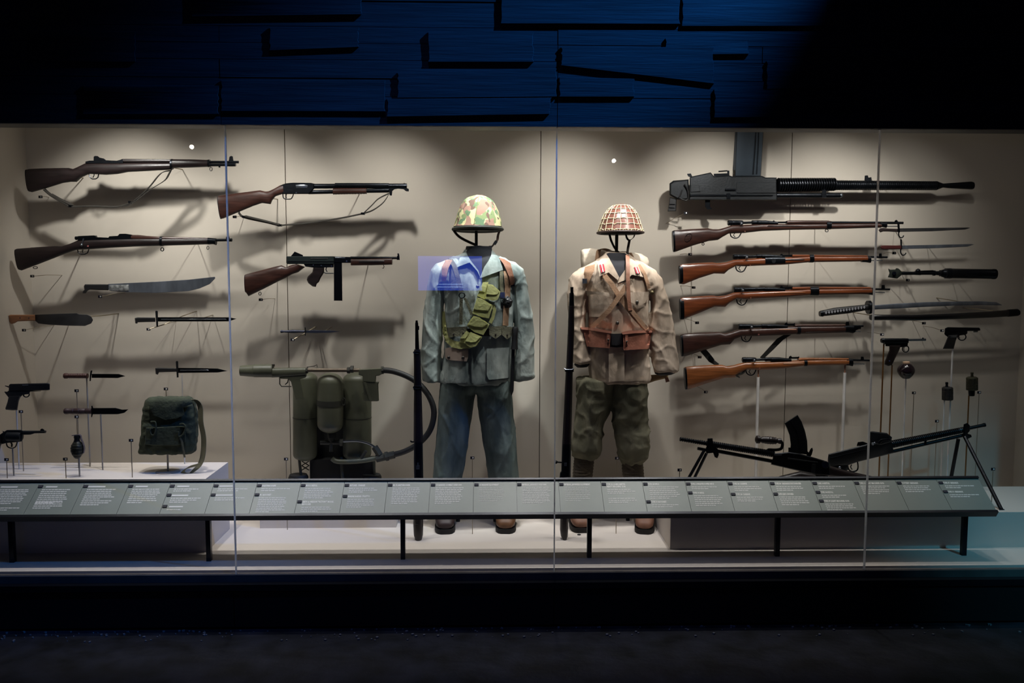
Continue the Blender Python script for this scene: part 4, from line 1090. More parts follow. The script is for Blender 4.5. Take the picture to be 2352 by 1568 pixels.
t.part('takedown_tag', MB().lathe(f.pt(878, 280, -.021), f.pt(878, 280, -.023), [(0, .004), (1, .004)]), mat('tag_brown4', (110, 62, 56), .6))
sg = t.part('sling', MB().ribbon([f.pt(345, 425, .01), f.pt(385, 470, .012), f.pt(430, 530, .016), f.pt(490, 570, .02)], [(.034, .0, .012), (.034, 0, .012), (.028, .005, .012), (.016, .01, .01)], .005).ribbon([f.pt(1170, 270, .012), f.pt(1080, 325, .016), f.pt(990, 420, .02), f.pt(905, 505, .024)], [(.04, 0, -.0), (.036, 0, -.006), (.028, 0, -.008), (.02, 0, -.008)], .005), LEATHD)
t.part('sling_keeper', MB().box(f.pt(428, 505, .006), (.034, .012, .018), Matrix.Rotation(.9, 3, 'Y')), GUN, sg)
t.pin(f, (330, 340), (1500, 230))

t = bolt_rifle(f, 0, 120, 'honey wood carbine held up by two pale posts, lowest of five', WHONEY,
               [(174, 592, 187, 802), (198, 585, 212, 802), (350, 572, 360, 752), (530, 566, 552, 692), (570, 580, 652, 687), (640, 570, 700, 642), (732, 545, 770, 612), (880, 540, 880, 617), (1110, 532, 1110, 602), (1330, 518, 1330, 576), (1722, 512, 1722, 570)],
               [(1250, 502, 534), (1320, 500, 528), (1722, 504, 520)], ((1720, 520), (1926, 526), 10), [(1300, 1328, 516, 580)], (1700, 1762, 508, 574), tg=(757, 612, 98, 54), butt=12)
receiver(t, f, 720, 520, 130, 290); rear_sight(t, f, 1160, 502, 100)
t.part('front_sight', MB().plate(f, [(1842, 528), (1846, 490), (1872, 490), (1878, 528)], .016), GUN)
t.part('cleaning_rod', cyl(f, (1755, 558), (1880, 560), 4), BRIGHT)
t.part('finger_groove', MB().loft(f, [(1112, 550, 562), (1130, 548, 562), (1270, 546, 558), (1300, 548, 556)], .002, 8, 2, -.0205), mat('groove_pale2', (176, 132, 104), .4))
t.part('takedown_tag', MB().lathe(f.pt(888, 600, -.021), f.pt(888, 600, -.023), [(0, .004), (1, .004)]), mat('tag_brown5', (110, 62, 56), .6))
t.part('safety_strap', MB().ribbon([f.pt(q.x, q.y, -.01) for q in bez([(760, 615), (720, 650), (680, 660), (660, 668), (695, 684)])], (0, .016, .005), .004), LEATHD)
for x, y in ((1742, 846), (1941, 836)):
    a = P(x, y, 4.95); b = Vector((a.x, a.y, a.z - .05))
    pr = t.part('support_post', MB().tube([b, Vector((a.x, a.y, FLOOR))], .0085, 10), RODW)
    t.part('post_tip', MB().tube([a, b], .0045, 8), LEATHB, pr)

# ---- bayonets, mortar, sword, scabbard on the far right
f = Fr(r4, 4.93)
t = T('bayonet', 'black bayonet with curled hook, close under the longest rifle muzzle', 'bayonet', f.pt(900, 140))
t.part('handle', MB().plate(f, [(562, 138), (575, 122), (600, 118), (640, 124), (720, 126), (722, 153), (640, 148), (600, 148), (576, 156)], .022, 0, .005), mat('black_wood', (30, 18, 18), .5))
t.part('guard', MB().plate(f, [(716, 84), (734, 84), (738, 156), (722, 156)], .014), GUN)
t.part('hook', MB().tube([f.pt(q.x, q.y) for q in bez([(728, 150), (728, 178), (740, 197), (758, 196), (770, 180)])], [.0035] * 16 + [.0025], 8), GUN)
t.part('blade', MB().plate(f, [(736, 122), (1000, 118), (1290, 115), (1316, 118), (1270, 132), (1000, 146), (736, 151)], .006), BLADEO)
t.pin(f, (800, 135))
t = T('bayonet', 'bayonet with reddish wooden grip, second below the top rifle muzzle', 'bayonet', f.pt(900, 280))
t.part('handle', MB().plate(f, [(576, 276), (585, 264), (605, 261), (750, 262), (752, 292), (605, 296), (585, 290)], .022, 0, .005), mat('grip_red', (66, 26, 24), .45))
t.part('guard', MB().plate(f, [(740, 214), (746, 208), (754, 214), (756, 294), (742, 294)], .014), GUN)
t.part('hook', MB().tube([f.pt(q.x, q.y) for q in bez([(745, 290), (744, 318), (756, 340), (776, 338), (788, 322)])], [.0035] * 16 + [.0025], 8), GUN)
t.part('blade', MB().plate(f, [(756, 262), (1000, 257), (1320, 250), (1348, 253), (1290, 272), (1000, 286), (756, 291)], .006), BLADE)
t.pin(f, (800, 275), (1075, 272))
t = T('grenade_discharger', 'black tube grenade launcher with curved spade base plate', 'mortar', f.pt(1000, 500))
t.part('base_plate', MB().plate(f, [(640, 450), (660, 460), (700, 458), (705, 448), (722, 448), (740, 462), (755, 482), (750, 505), (716, 533), (680, 528), (638, 522), (652, 488)], .03, 0, .004), mat('green_black', (32, 38, 32), .6, metal=.3))
t.part('base_boss', MB().lathe(f.pt(690, 490, -.014), f.pt(690, 490, -.03), [(0, .012), (1, .009)]), GUN)
t.part('rod', cyl(f, (748, 490), (1100, 488), 14), GUN)
t.part('range_knob', MB().ball(f.pt(885, 472, -.008), .014).lathe(f.pt(860, 488), f.pt(905, 488), [(0, f.m(16)), (1, f.m(18))]), GUN)
t.part('trigger_arm', MB().plate(f, [(905, 468), (1010, 464), (1020, 480), (905, 478)], .014), GUN)
t.part('collar', MB().lathe(f.pt(1010, 488), f.pt(1100, 489), [(0, f.m(22)), (.15, f.m(22)), (.2, f.m(16)), (.55, f.m(18)), (.6, f.m(26)), (1, f.m(26))]), GUN)
t.part('barrel', MB().lathe(f.pt(1082, 490), f.pt(1518, 496), [(0, f.m(30)), (.05, f.m(36)), (.06, f.m(42)), (.16, f.m(44)), (.17, f.m(41)), (.94, f.m(40)), (.95, f.m(43)), (1, f.m(42))], 24), GUN)
t.pin(f, (1270, 500), (850, 490))
f = Fr(cK, 4.93)
t = T('sword', 'bare curved sword with black wrapped hilt and round guard', 'sword', f.pt(900, 210))
ht = t.part('hilt', MB().loft(f, [(198, 250, 303), (206, 245, 306), (350, 214, 290), (500, 197, 273), (700, 178, 238)], .016, 16), BLACKP)
dm = MB()
for i in range(14):
    x = 265 + i * 31; y = 268 - i * 4.4
    dm.plate(f, [(x - 13, y), (x, y - 20), (x + 11, y), (x, y + 16)], .004, -.0165, .001)
t.part('wrap_diamond', dm, mat('rayskin', (150, 150, 156), .4), ht)
t.part('pommel', MB().loft(f, [(196, 250, 304), (228, 240, 308)], .0175, 16), GUN)
t.part('guard', MB().tube([f.pt(700, 210), f.pt(730, 208)], f.m(72), 24), GUN)
t.part('blade', MB().loft(f, [(730, 190, 234, .003), (1000, 170, 222, .003), (1300, 155, 205, .003), (1600, 148, 192, .003), (1900, 145, 186, .003), (2060, 155, 188, .0025), (2118, 182, 188, .001)], .003, 10, 2), BLADE)
for a, b in (((1770, 165), (1420, 108)), ((660, 240), (460, 205))):
    t.part('mounting_pin', MB().tube([f.pt(*a, .005), f.pt(*b, .175)], .0026, 6), STEEL)
t = T('scabbard', 'long black curved scabbard below the bare sword', 'scabbard', f.pt(1400, 340))
t.part('sheath', MB().loft(f, [(736, 292, 338), (742, 285, 346), (900, 285, 346), (1200, 283, 351), (1600, 270, 336), (2000, 250, 319), (2260, 228, 302)], .017, 16), mat('black_lacquer', (14, 14, 17), .25, coat=.5))
t.part('chape', MB().loft(f, [(2180, 232, 310), (2280, 224, 302), (2294, 236, 292)], .019, 16), GUN)
t.part('throat', MB().loft(f, [(732, 290, 342), (752, 284, 348)], .0185, 16), GUN)
for a, b in (((2030, 245), (1700, 212)), ((780, 300), (540, 262))):
    t.part('mounting_pin', MB().tube([f.pt(*a, .005), f.pt(*b, .175)], .0026, 6), STEEL)

# ---- handguns and grenades on posts, right bay
f = Fr(r4, 4.80)
RF = 4.80


def rpost(t, x, ytop, m, r=.0045, d=RF, foot=RZ):
    a = P(x, ytop, d)
    return t.part('support_post', MB().tube([a, Vector((a.x, a.y, FLOOR if d > RB else foot))], r, 8), m)


t = T('pistol', 'black pistol with thin round barrel on brass post, right bay', 'pistol', f.pt(700, 1100))
t.part('receiver', MB().loft(f, [(608, 1022, 1072), (640, 1021, 1066), (800, 1021, 1062)], .014, 14, 3), GUN)
t.part('cocking_knob', MB().lathe(f.pt(584, 1040), f.pt(618, 1040), [(0, f.m(18)), (.5, f.m(22)), (.6, f.m(16)), (1, f.m(20))]), GUN)
t.part('barrel', cyl(f, (795, 1035), (948, 1033), 10), BRIGHT)
t.part('front_sight', MB().plate(f, [(915, 1026), (920, 1016), (932, 1016), (936, 1026)], .005), GUN)
t.part('frame', MB().plate(f, [(620, 1050), (805, 1050), (800, 1090), (740, 1095), (620, 1085)], .016, 0, .003), GUN)
t.part('grip', MB().plate(f, [(650, 1080), (745, 1080), (735, 1112), (692, 1200), (672, 1240), (642, 1249), (612, 1236), (614, 1208), (650, 1120)], .026, 0, .006), WDARK)
t.part('grip_screw', MB().lathe(f.pt(652, 1206, -.013), f.pt(652, 1206, -.016), [(0, .004), (1, .003)]), BRIGHT)
t.part('trigger_guard', loop(f, 784, 1108, 26, 27, .0032), GUN)
t.part('trigger', MB().tube(pts(f, [(775, 1085), (768, 1110), (775, 1125)]), .002, 6), GUN)
rpost(t, 2030, 790, RODB); rpost(t, 2049, 838, RODB, .004)
t = T('pistol', 'small black pistol with low snout on a pale post, highest in right bay', 'pistol', f.pt(1200, 1010))
t.part('slide', MB().plate(f, [(1104, 965), (1106, 940), (1128, 930), (1386, 934), (1396, 945), (1394, 958), (1360, 962), (1290, 962), (1104, 985)], .02, 0, .003), GUN)
t.part('frame', MB().plate(f, [(1100, 975), (1290, 958), (1290, 980), (1278, 992), (1210, 1000), (1130, 1012), (1104, 992)], .016, 0, .003), GUN)
t.part('muzzle', cyl(f, (1340, 966), (1372, 964), 8), BRIGHT)
t.part('grip', MB().plate(f, [(1135, 995), (1215, 990), (1195, 1040), (1178, 1108), (1088, 1108), (1108, 1060)], .024, 0, .005), BLACKP)
t.part('grip_plate', MB().plate(f, [(1150, 1000), (1205, 996), (1200, 1014), (1148, 1016)], .003, -.0125), BRIGHT)
t.part('trigger_guard', loop(f, 1245, 1010, 33, 28, .0032), GUN)
t.part('trigger', MB().tube(pts(f, [(1228, 985), (1220, 1008), (1228, 1024)]), .002, 6), GUN)
rpost(t, 2188, 800, RODW, .005)
f = Fr(r9, 4.80)
t = T('ceramic_grenade', 'round glossy brown pottery grenade with pale neck on post', 'grenade', f.pt(438, 265))
rr = f.m(105)
t.part('body', MB().lathe(f.pt(438, 80), f.pt(438, 268), [(0, rr * .42)] + [(.02 + .96 * i / 16, rr * math.sin(PI * (.16 + .74 * i / 16)) ** .8) for i in range(17)] + [(1, rr * .1)], 28), CERAM)
t.part('neck', MB().lathe(f.pt(442, 55), f.pt(442, 102), [(0, f.m(36)), (.05, f.m(42)), (.45, f.m(42)), (.5, f.m(38)), (.75, f.m(40)), (.8, f.m(56)), (1, f.m(58))], 24), CREAM)
rpost(t, 2080.5, 869, RODW, .0045)


def ribbed(fr, cx, y0, y1, r):
    pr = [(0, fr.m(r * .72)), (.06, fr.m(r * .95)), (.12, fr.m(r))]
    for i in range(7):
        u = .14 + i * .115
        pr += [(u, fr.m(r)), (u + .085, fr.m(r)), (u + .09, fr.m(r * .9)), (u + .11, fr.m(r * .9))]
    pr += [(.95, fr.m(r * 1.02)), (1, fr.m(r * .96))]
    mb = MB().lathe(fr.pt(cx, y0), fr.pt(cx, y1), pr, 32)
    c_ = fr.pt(cx, y0)
    for k, v in enumerate(mb.v):
        if k % 32 % 4 == 0 and 32 * 3 <= k < 32 * 30:
            v.x = c_.x + (v.x - c_.x) * .9; v.y = c_.y + (v.y - c_.y) * .9
    return mb


GIRON = mat('grenade_iron', (48, 47, 46), .55, metal=.4)
GOLD = mat('grenade_olive', (58, 56, 40), .55, metal=.35)
t = T('hand_grenade', 'grey ribbed cylinder grenade on post, lower of the pair', 'grenade', f.pt(952, 530))
t.part('body', ribbed(f, 953, 368, 530, 66), GIRON)
t.part('fuse', MB().lathe(f.pt(944, 310), f.pt(944, 372), [(0, f.m(16)), (.3, f.m(19)), (.5, f.m(14)), (.8, f.m(18)), (1, f.m(24))]), GUN)
rpost(t, 2169, 917, RODW, .004)
t = T('hand_grenade', 'olive ribbed grenade with stem below, higher of the pair', 'grenade', f.pt(1258, 478))
t.part('body', ribbed(f, 1258, 244, 408, 69), GOLD)
t.part('fuse', MB().lathe(f.pt(1258, 190), f.pt(1258, 250), [(0, f.m(18)), (.3, f.m(18)), (.4, f.m(15)), (1, f.m(20))]), GOLD)
t.part('base_stem', MB().lathe(f.pt(1252, 402), f.pt(1252, 480), [(0, f.m(40)), (.8, f.m(37)), (1, f.m(34))]), GUN)
rpost(t, 2225.5, 908, RODB, .004)

# ---- light machine guns on the right plinth
f = Fr(r5, 4.42)


def ribs(fr, a, b, ra, rb, n, n2=14):
    rs = []
    for i in range(n):
        for u, k in ((0, .78), (.25, 1), (.55, 1), (.8, .78)):
            s_ = (i + u) / n; rs.append((s_, fr.m((ra + (rb - ra) * s_) * k)))
    return MB().lathe(fr.pt(*a), fr.pt(*b), rs, n2)


t = T('light_machine_gun', 'black light machine gun with curved top magazine, pointing left', 'gun', Vector((f.pt(900, 400).x, 4.42, RZ)), 'light machine guns on the right plinth')
t.part('muzzle', ribs(f, (62, 226), (262, 258), 15, 17, 14), GUN)
t.part('barrel', ribs(f, (262, 258), (692, 326), 22, 24, 34), GUN)
t.part('gas_tube', cyl(f, (310, 306), (690, 376), 13), GUN)
t.part('front_bracket', MB().plate(f, [(242, 268), (246, 222), (280, 220), (284, 258), (318, 296), (322, 330), (312, 354), (294, 346), (284, 318), (240, 322), (232, 296)], .035), GUN)
t.part('gas_plug', cyl(f, (180, 288), (240, 300), 11), GUN)
t.part('bipod_leg', MB().tube([f.pt(225, 300, -.02), Vector((f.pt(10, 560, -.12).x, 4.42 - .1, RZ))], .008, 8), GUN)
t.part('bipod_leg', MB().tube([f.pt(240, 320, .02), Vector((f.pt(90, 560, .1).x, 4.42 + .1, RZ))], .008, 8), GUN)
t.part('receiver', MB().plate(f, [(668, 395), (690, 322), (790, 312), (860, 322), (940, 344), (1060, 380), (1062, 470), (960, 462), (860, 440)], .05, 0, .005), GUN)
t.part('side_rail', MB().plate(f, [(780, 350), (980, 378), (980, 386), (780, 360)], .006, -.028).plate(f, [(940, 390), (968, 392), (964, 456), (936, 452)], .008, -.028), GUN2)
t.part('trunnion', MB().plate(f, [(690, 322), (742, 322), (742, 336), (690, 336)], .054), BRIGHT)
t.part('magazine', MB().plate(f, [(758, 120), (845, 64), (872, 108), (895, 170), (910, 240), (913, 330), (796, 314), (800, 260), (792, 200), (775, 155)], .026, 0, .004), GUN2)
t.part('magazine_rib', MB().tube([f.pt(q.x, q.y, -.014) for q in bez([(800, 105), (835, 165), (855, 235), (858, 318)])], .002, 6), GUN)
t.part('magazine_well', MB().plate(f, [(784, 282), (800, 282), (800, 320), (784, 318)], .03).plate(f, [(905, 300), (925, 320), (925, 345), (905, 340)], .03), GUN)
t.part('carrying_handle', MB().lathe(f.pt(565, 228), f.pt(735, 240), [(0, f.m(14)), (.05, f.m(27)), (.16, f.m(27)), (.2, f.m(16))] + [(.24 + i * .05, f.m(20 + 5 * math.sin(PI * i / 12) + (3 if i % 2 else 0))) for i in range(12)] + [(.86, f.m(14)), (.92, f.m(20)), (1, f.m(20))], 14), WDARK)
t.part('handle_bracket', MB().tube([f.pt(q.x, q.y) for q in bez([(735, 240), (745, 262), (735, 290), (700, 298), (650, 298), (655, 315)])], .008, 8), GUN)
t.part('rear_sight', MB().plate(f, [(916, 340), (918, 318), (932, 290), (944, 282), (948, 300), (940, 330), (930, 345)], .014), GUN)
t.part('sight_drum', MB().lathe(f.pt(1030, 396, -.02), f.pt(1030, 396, -.05), [(0, f.m(26)), (1, f.m(22))], 18), GUN)
t.part('grip', MB().plate(f, [(960, 455), (1060, 465), (1030, 500), (1010, 520), (955, 520), (965, 530)], .03, 0, .006), WDARK)
t.part('stock', MB().loft(f, [(1050, 400, 480, .02), (1150, 430, 500, .02), (1260, 455, 540, .022), (1400, 485, 560, .022)], .022, 14, 2.6, .04), WDARK)
t.part('monopod', MB().tube([f.pt(1380, 550, .04), Vector((f.pt(1380, 550, .04).x, 4.46, RZ))], .008, 8), GUN)
f2 = Fr(r5, 4.66)
f = f2
t = T('light_machine_gun', 'black light machine gun with side hopper and bipod, pointing right', 'gun', Vector((f.pt(1500, 400).x, 4.66, RZ)), 'light machine guns on the right plinth')
t.part('barrel', ribs(f, (1465, 262), (1952, 164), 27, 21, 40), GUN)
t.part('muzzle', MB().lathe(f.pt(1975, 156), f.pt(2094, 131), [(0, f.m(12)), (.88, f.m(12)), (.9, f.m(14)), (1, f.m(13))]), GUN)
t.part('gas_tube', cyl(f, (1480, 308), (1950, 200), 12), GUN)
t.part('gas_spacer', MB().plate(f, [(1688, 235), (1705, 232), (1705, 262), (1688, 265)], .02), GUN)
t.part('barrel_collar', MB().lathe(f.pt(1915, 170), f.pt(1960, 161), [(0, f.m(18)), (1, f.m(18))]), BRIGHT)
t.part('front_bracket', MB().plate(f, [(1945, 205), (1950, 128), (1975, 118), (1992, 135), (1992, 172), (1975, 190), (2000, 196), (2005, 212), (1975, 226), (1955, 222)], .035), GUN)
fl = depth_on(2301, 1172, RZ)
t.part('bipod_leg', MB().tube([f.pt(1958, 212, -.02), P(2301, 1172, fl + .012)], .010, 8), GUN)
t.part('bipod_leg', MB().tube([f.pt(1915, 225, .02), Vector((f.pt(1850, 620, .06).x, 4.72, RZ))], .010, 8), GUN)
ft_ = P(2301, 1172, fl + .012)
t.part('bipod_foot', MB().plate(Fr(c0, fl + .012), [(2293, 1164), (2303, 1168), (2308, 1169), (2303, 1173), (2302, 1178), (2296, 1173)], .012), GUN)
t.part('receiver', MB().plate(f, [(1048, 345), (1052, 325), (1300, 262), (1330, 245), (1470, 238), (1488, 318), (1380, 345), (1255, 375), (1180, 400), (1060, 405), (1046, 370)], .05, 0, .006), GUN2)
t.part('side_rail', MB().plate(f, [(1060, 352), (1300, 292), (1302, 302), (1062, 362)], .006, -.028), GUN)
t.part('hopper', MB().plate(f, [(1328, 252), (1326, 176), (1345, 174), (1440, 186), (1474, 214), (1468, 246), (1400, 266)], .09, -.0, .006), GUN2)
t.part('hopper_lip', MB().plate(f, [(1380, 246), (1400, 226), (1462, 222), (1462, 232), (1410, 242), (1388, 262)], .008, -.05), GUN)
t.part('feed_cover', MB().plate(f, [(1238, 272), (1246, 246), (1280, 242), (1322, 258), (1322, 272)], .03), GUN)
t.part('oiler_knob', MB().ball(f.pt(1345, 258, -.05), .008).ball(f.pt(1358, 252, -.05), .006), BRIGHT)
t.part('trigger_guard', MB().tube([f.pt(q.x, q.y) for q in bez([(1178, 398), (1186, 428), (1210, 443), (1240, 434), (1248, 410), (1244, 376)])], .004, 8), GUN)
t.part('trigger', MB().tube(pts(f, [(1205, 395), (1198, 412), (1208, 428)]), .003, 6), GUN)
t.part('stock_neck', MB().plate(f, [(1060, 400), (1180, 398), (1180, 430), (1120, 490), (1070, 515), (985, 520), (995, 500), (1060, 470)], .035, 0, .006), GUN)
t.part('stock', MB().loft(f, [(1040, 470, 1080, 520), (940, 455, 960, 522), (860, 440, 860, 524), (740, 470, 730, 526), (700, 485, 690, 528)], .022, 14), WDARK)
t.part('neck_bolt', MB().ball(f.pt(1075, 466, -.02), .01).ball(f.pt(1125, 415, -.022), .009), BRIGHT)
t.part('butt_rest', MB().tube([f.pt(720, 520), Vector((f.pt(720, 520).x, 4.66, RZ))], .006, 8), GUN)
# ------------------------------------------------------------------ uniforms
def interp(st, y):
    if y <= st[0][0]: return st[0][1:]
    for a, b in zip(st, st[1:]):
        if y <= b[0]:
            u = (y - a[0]) / (b[0] - a[0]); return tuple(p + (q - p) * u for p, q in zip(a[1:], b[1:]))
    return st[-1][1:]


def body_loft(fr, st, n=44, p=2.3, step=25, dd=0.0):
    rs = []; y = st[0][0]
    while True:
        v = interp(st, y)
        rs.append(ring(fr.pt(v[0], y, dd), fr.pt(v[1], y, dd), v[2], n, p))
        if y >= st[-1][0]: break
        y = min(y + step, st[-1][0])
    return MB().rings(rs)


def skew_loft(fr, st, n=28, p=2.2, dd=0.0):   # (xl, yl, xr, yr, h[, dd])
    return MB().rings([ring(fr.pt(q[0], q[1], dd + (q[5] if len(q) > 5 else 0)), fr.pt(q[2], q[3], dd + (q[5] if len(q) > 5 else 0)), q[4], n, p) for q in st])


def surf_of(st, p=2.3, fr=None, d0=0.0):
    """depth offset, along the line of sight, at which a body built by body_loft is met"""
    def raw(x, y):
        l, r, h = interp(st, y)
        u = min(1, abs((x - (l + r) / 2) / ((r - l) / 2)))
        return d0 - h * (1 - u ** p) ** (1 / p)

    def s(x, y):
        if fr is None: return raw(x, y)
        d = raw(x, y)
        for _ in range(4):
            q = fr.pt(x, y, d)
            X, Y = to_px((q.x, fr.d + d0, q.z))
            d = .5 * d + .5 * raw((X - fr.x0) * fr.k, (Y - fr.y0) * fr.k)
        return d
    return s


def drape(fr, poly, sf, lift=.008, th=.004, cell=22):
    """cloth or leather piece laid over a curved body surface"""
    bm = bmesh.new()
    vs = [bm.verts.new((x, y, 0)) for x, y in poly]
    bm.faces.new(vs)
    bmesh.ops.triangulate(bm, faces=bm.faces[:])
    for _ in range(5):
        ed = [e for e in bm.edges if e.calc_length() > cell]
        if not ed: break
        bmesh.ops.subdivide_edges(bm, edges=ed, cuts=1, use_grid_fill=False)
        bmesh.ops.triangulate(bm, faces=bm.faces[:])
    bm.normal_update()
    bm.verts.ensure_lookup_table(); bm.verts.index_update()
    n = len(bm.verts)
    top = []; bot = []
    for v in bm.verts:
        d = sf(v.co.x, v.co.y) - lift
        top.append(fr.pt(v.co.x, v.co.y, d)); bot.append(fr.pt(v.co.x, v.co.y, d + th))
    fs = []
    for q in bm.faces:
        i = [v.index for v in q.verts]
        fs.append(tuple(i)); fs.append(tuple(k + n for k in i[::-1]))
    for e in bm.edges:
        if len(e.link_faces) == 1:
            a, b = e.verts[0].index, e.verts[1].index
            fs.append((a, b, b + n, a + n))
    bm.free()
    return MB().add(top + bot, fs)


def strip(pl, wd):               # polygon of constant width along a polyline
    L = []; R = []
    for i, q in enumerate(pl):
        a = Vector(pl[max(i - 1, 0)]); b = Vector(pl[min(i + 1, len(pl) - 1)])
        t_ = (b - a).normalized(); nn = Vector((-t_.y, t_.x)) * (wd / 2 if not isinstance(wd, list) else wd[i] / 2)
        L.append(tuple(Vector(q) + nn)); R.append(tuple(Vector(q) - nn))
    return L + R[::-1]


def ctr(l): return (sum(q[0] for q in l) / len(l), sum(q[1] for q in l) / len(l))


def cloth(name, col, var=.22, col2=None):
    return mat(name, col, .92, var=var, scale=7, stretch=(1.6, 1.6, .6), bump=.4, bscale=30, bstretch=(1.4, 1.4, .7), spec=.2, col2=col2)


HBT = cloth('sage_herringbone', (108, 120, 118), .2, (178, 186, 180))
HBTD = cloth('sage_trousers', (78, 92, 90), .2, (112, 124, 120))
KHAKI = cloth('tan_cotton', (160, 143, 125), .14, (204, 186, 168))
KHAKID = cloth('olive_breeches', (92, 92, 76), .2, (112, 108, 90))
PUTTEE = mat('puttee_wool', (92, 82, 68), .95, var=.15, scale=30, bump=.3, bscale=120)
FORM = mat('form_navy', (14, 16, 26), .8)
STAND = mat('stand_black', (10, 10, 12), .5)
YCANV = mat('bandolier_canvas', (172, 172, 112), .9, var=.12, scale=10, bump=.2, bscale=70)
ODWEB = mat('belt_webbing', (96, 94, 76), .9, var=.2, scale=20, bump=.2, bscale=120)
ODWEBD = mat('belt_dark', (44, 44, 36), .9, var=.2, scale=20)
PINKW = mat('faded_flap', (150, 132, 120), .9, var=.12, scale=20)
TANW = mat('tan_webbing', (150, 118, 92), .85, var=.15, scale=20, bump=.15, bscale=120)
BROWNL = mat('pouch_leather', (150, 96, 78), .5, var=.2, scale=20, bump=.15, bscale=90)
BUTTON = mat('button_dark', (40, 34, 28), .4)
SOLE = mat('boot_sole', (20, 16, 14), .7)


def folds(amp, a1=16, a2=5, off=0.0, arms=None):
    def fn(q):
        v = amp * nz(q, a1, a1, a2, off) + .5 * amp * nz(q, a1 * 2.4, a1 * 2.4, a2 * 4, off + 5)
        q2 = Vector((q.x + .25 * q.z, q.y, q.z - .3 * q.x))
        r = 1 - abs(nz(q2, a1 * .8, a1 * .5, a2 * 1.8, off + 11)) * 2.4
        q3 = Vector((q.x - .4 * q.z, q.y, q.z + .5 * q.x))
        r2 = 1 - abs(nz(q3, a1 * .9, a1 * .5, a2 * 2.4, off + 17)) * 3
        return v + amp * .75 * max(0, r) ** 4 + amp * .55 * max(0, r2) ** 4
    return fn


def boot(fr, cx, y_bot, wpx, ang, label, leather, d_toe, cap=None):
    """lace-up boot seen from the front, toe at distance d_toe on the display floor"""
    x = fr.pt(cx, y_bot).x * d_toe / fr.d
    t = T('boot', label, 'boot', (x, d_toe, FLOOR), 'boots of the two uniforms')
    R_ = Matrix.Rotation(ang, 3, 'Z'); o = Vector((x, d_toe, FLOOR)); w_ = wpx / fr.k * d_toe / FPX / 2
    def sec(y, hw, zt, zb, p=2.6):
        c_ = (zt + zb) / 2; h = (zt - zb) / 2; e = 2 / p
        return [o + R_ @ Vector((hw * sp(math.cos(2 * PI * i / 24), e), y, c_ + h * sp(math.sin(2 * PI * i / 24), e))) for i in range(24)]
    up = MB().rings([sec(.004, w_ * .45, .05, .03), sec(.012, w_ * .72, .062, .026), (sec(.035, w_ * .93, .075, .024)), sec(.075, w_, .088, .024), sec(.12, w_ * .96, .108, .024), sec(.165, w_ * .86, .135, .024), sec(.21, w_ * .78, .15, .024), sec(.26, w_ * .76, .15, .024), sec(.29, w_ * .6, .13, .026)])
    up.rings([[o + R_ @ Vector((w_ * k * .8 * math.cos(2 * PI * i / 24), .225 + k2 * math.sin(2 * PI * i / 24), z)) for i in range(24)] for z, k, k2 in ((.10, .98, .07), (.14, 1, .065), (.17, 1, .058), (.20, 1.0, .056))])
    t.part('upper', up, leather)
    if cap: t.part('toe_cap', MB().rings([sec(.002, w_ * .46, .052, .03), sec(.010, w_ * .74, .065, .026), sec(.033, w_ * .96, .079, .024), sec(.07, w_ * 1.02, .090, .024), sec(.078, w_ * 1.0, .0905, .024)]), cap)
    def so(y, hw, p=3): return hw, y
    sl_ = [(-.002, .42), (.008, .72), (.035, .98), (.08, 1.06), (.13, 1.0), (.18, .88), (.24, .82), (.28, .74), (.296, .5)]
    lo = [o + R_ @ Vector((w_ * k, y, 0)) for y, k in sl_] + [o + R_ @ Vector((-w_ * k, y, 0)) for y, k in sl_[::-1]]
    mdl = [q + Vector((0, 0, .026)) for q in lo]
    t.part('sole', MB().rings([lo, mdl]), SOLE)
    lc = MB()
    for k in range(4):
        y = .115 + k * .025; z = .104 + k * .0135
        lc.tube([o + R_ @ Vector((-w_ * .45, y + .012, z + .006)), o + R_ @ Vector((0, y, z + .008)), o + R_ @ Vector((w_ * .45, y + .012, z + .006))], .0028, 6)
    t.part('laces', lc, BUTTON)
    return t


# ================= left uniform
D0 = 4.70
e = Fr(cE, D0); gl = Fr(cG, D0)
TOR = [(478, 440, 628, .055), (505, 420, 650, .07), (535, 345, 700, .085), (565, 280, 770, .10), (610, 215, 835, .11), (680, 205, 845, .122), (760, 256, 790, .13), (900, 278, 790, .13), (1090, 280, 790, .124), (1200, 274, 790, .128), (1350, 262, 778, .135), (1470, 244, 782, .138), (1496, 243, 780, .136)]
sfL = surf_of(TOR, 2.3, e)
man = T('mannequin_stand', 'dark headless dress form inside the left sage uniform', 'mannequin', (e.pt(525, 0).x, D0, FLOOR))
vneck = [(432, 462), (470, 450), (540, 446), (600, 455), (632, 470), (628, 520), (585, 610), (540, 692), (500, 620), (450, 540)]
man.part('neck_form', body_loft(e, [(452, 436, 632, .05), (470, 432, 634, .056), (520, 430, 640, .06)], 32), FORM)
man.part('chest_form', drape(e, vneck, sfL, .013, .01), FORM)
a = e.pt(514, 322); b = e.pt(514, 470)
man.part('neck_rod', MB().tube([a, b], .0085, 10), STAND)
for x, y0, y1 in ((452, 1100, 1282), (775, 1100, 1250)):
    q = gl.pt(x, y0)
    man.part('leg_post', MB().tube([Vector((q.x, D0 + .06, FLOOR)), Vector((q.x, D0 + .06, FLOOR + .40))], .012, 10), STAND)
hx = MB().tube([Vector((gl.pt(452, 0).x, D0 + .06, FLOOR + .4)), Vector((e.pt(514, 0).x, D0 + .03, FLOOR + .75)), Vector((gl.pt(775, 0).x, D0 + .06, FLOOR + .4))], .012, 8)
hx.tube([Vector((e.pt(514, 0).x, D0 + .03, FLOOR + .75)), e.pt(514, 480, .02)], .02, 8)
man.part('spine', hx, STAND)

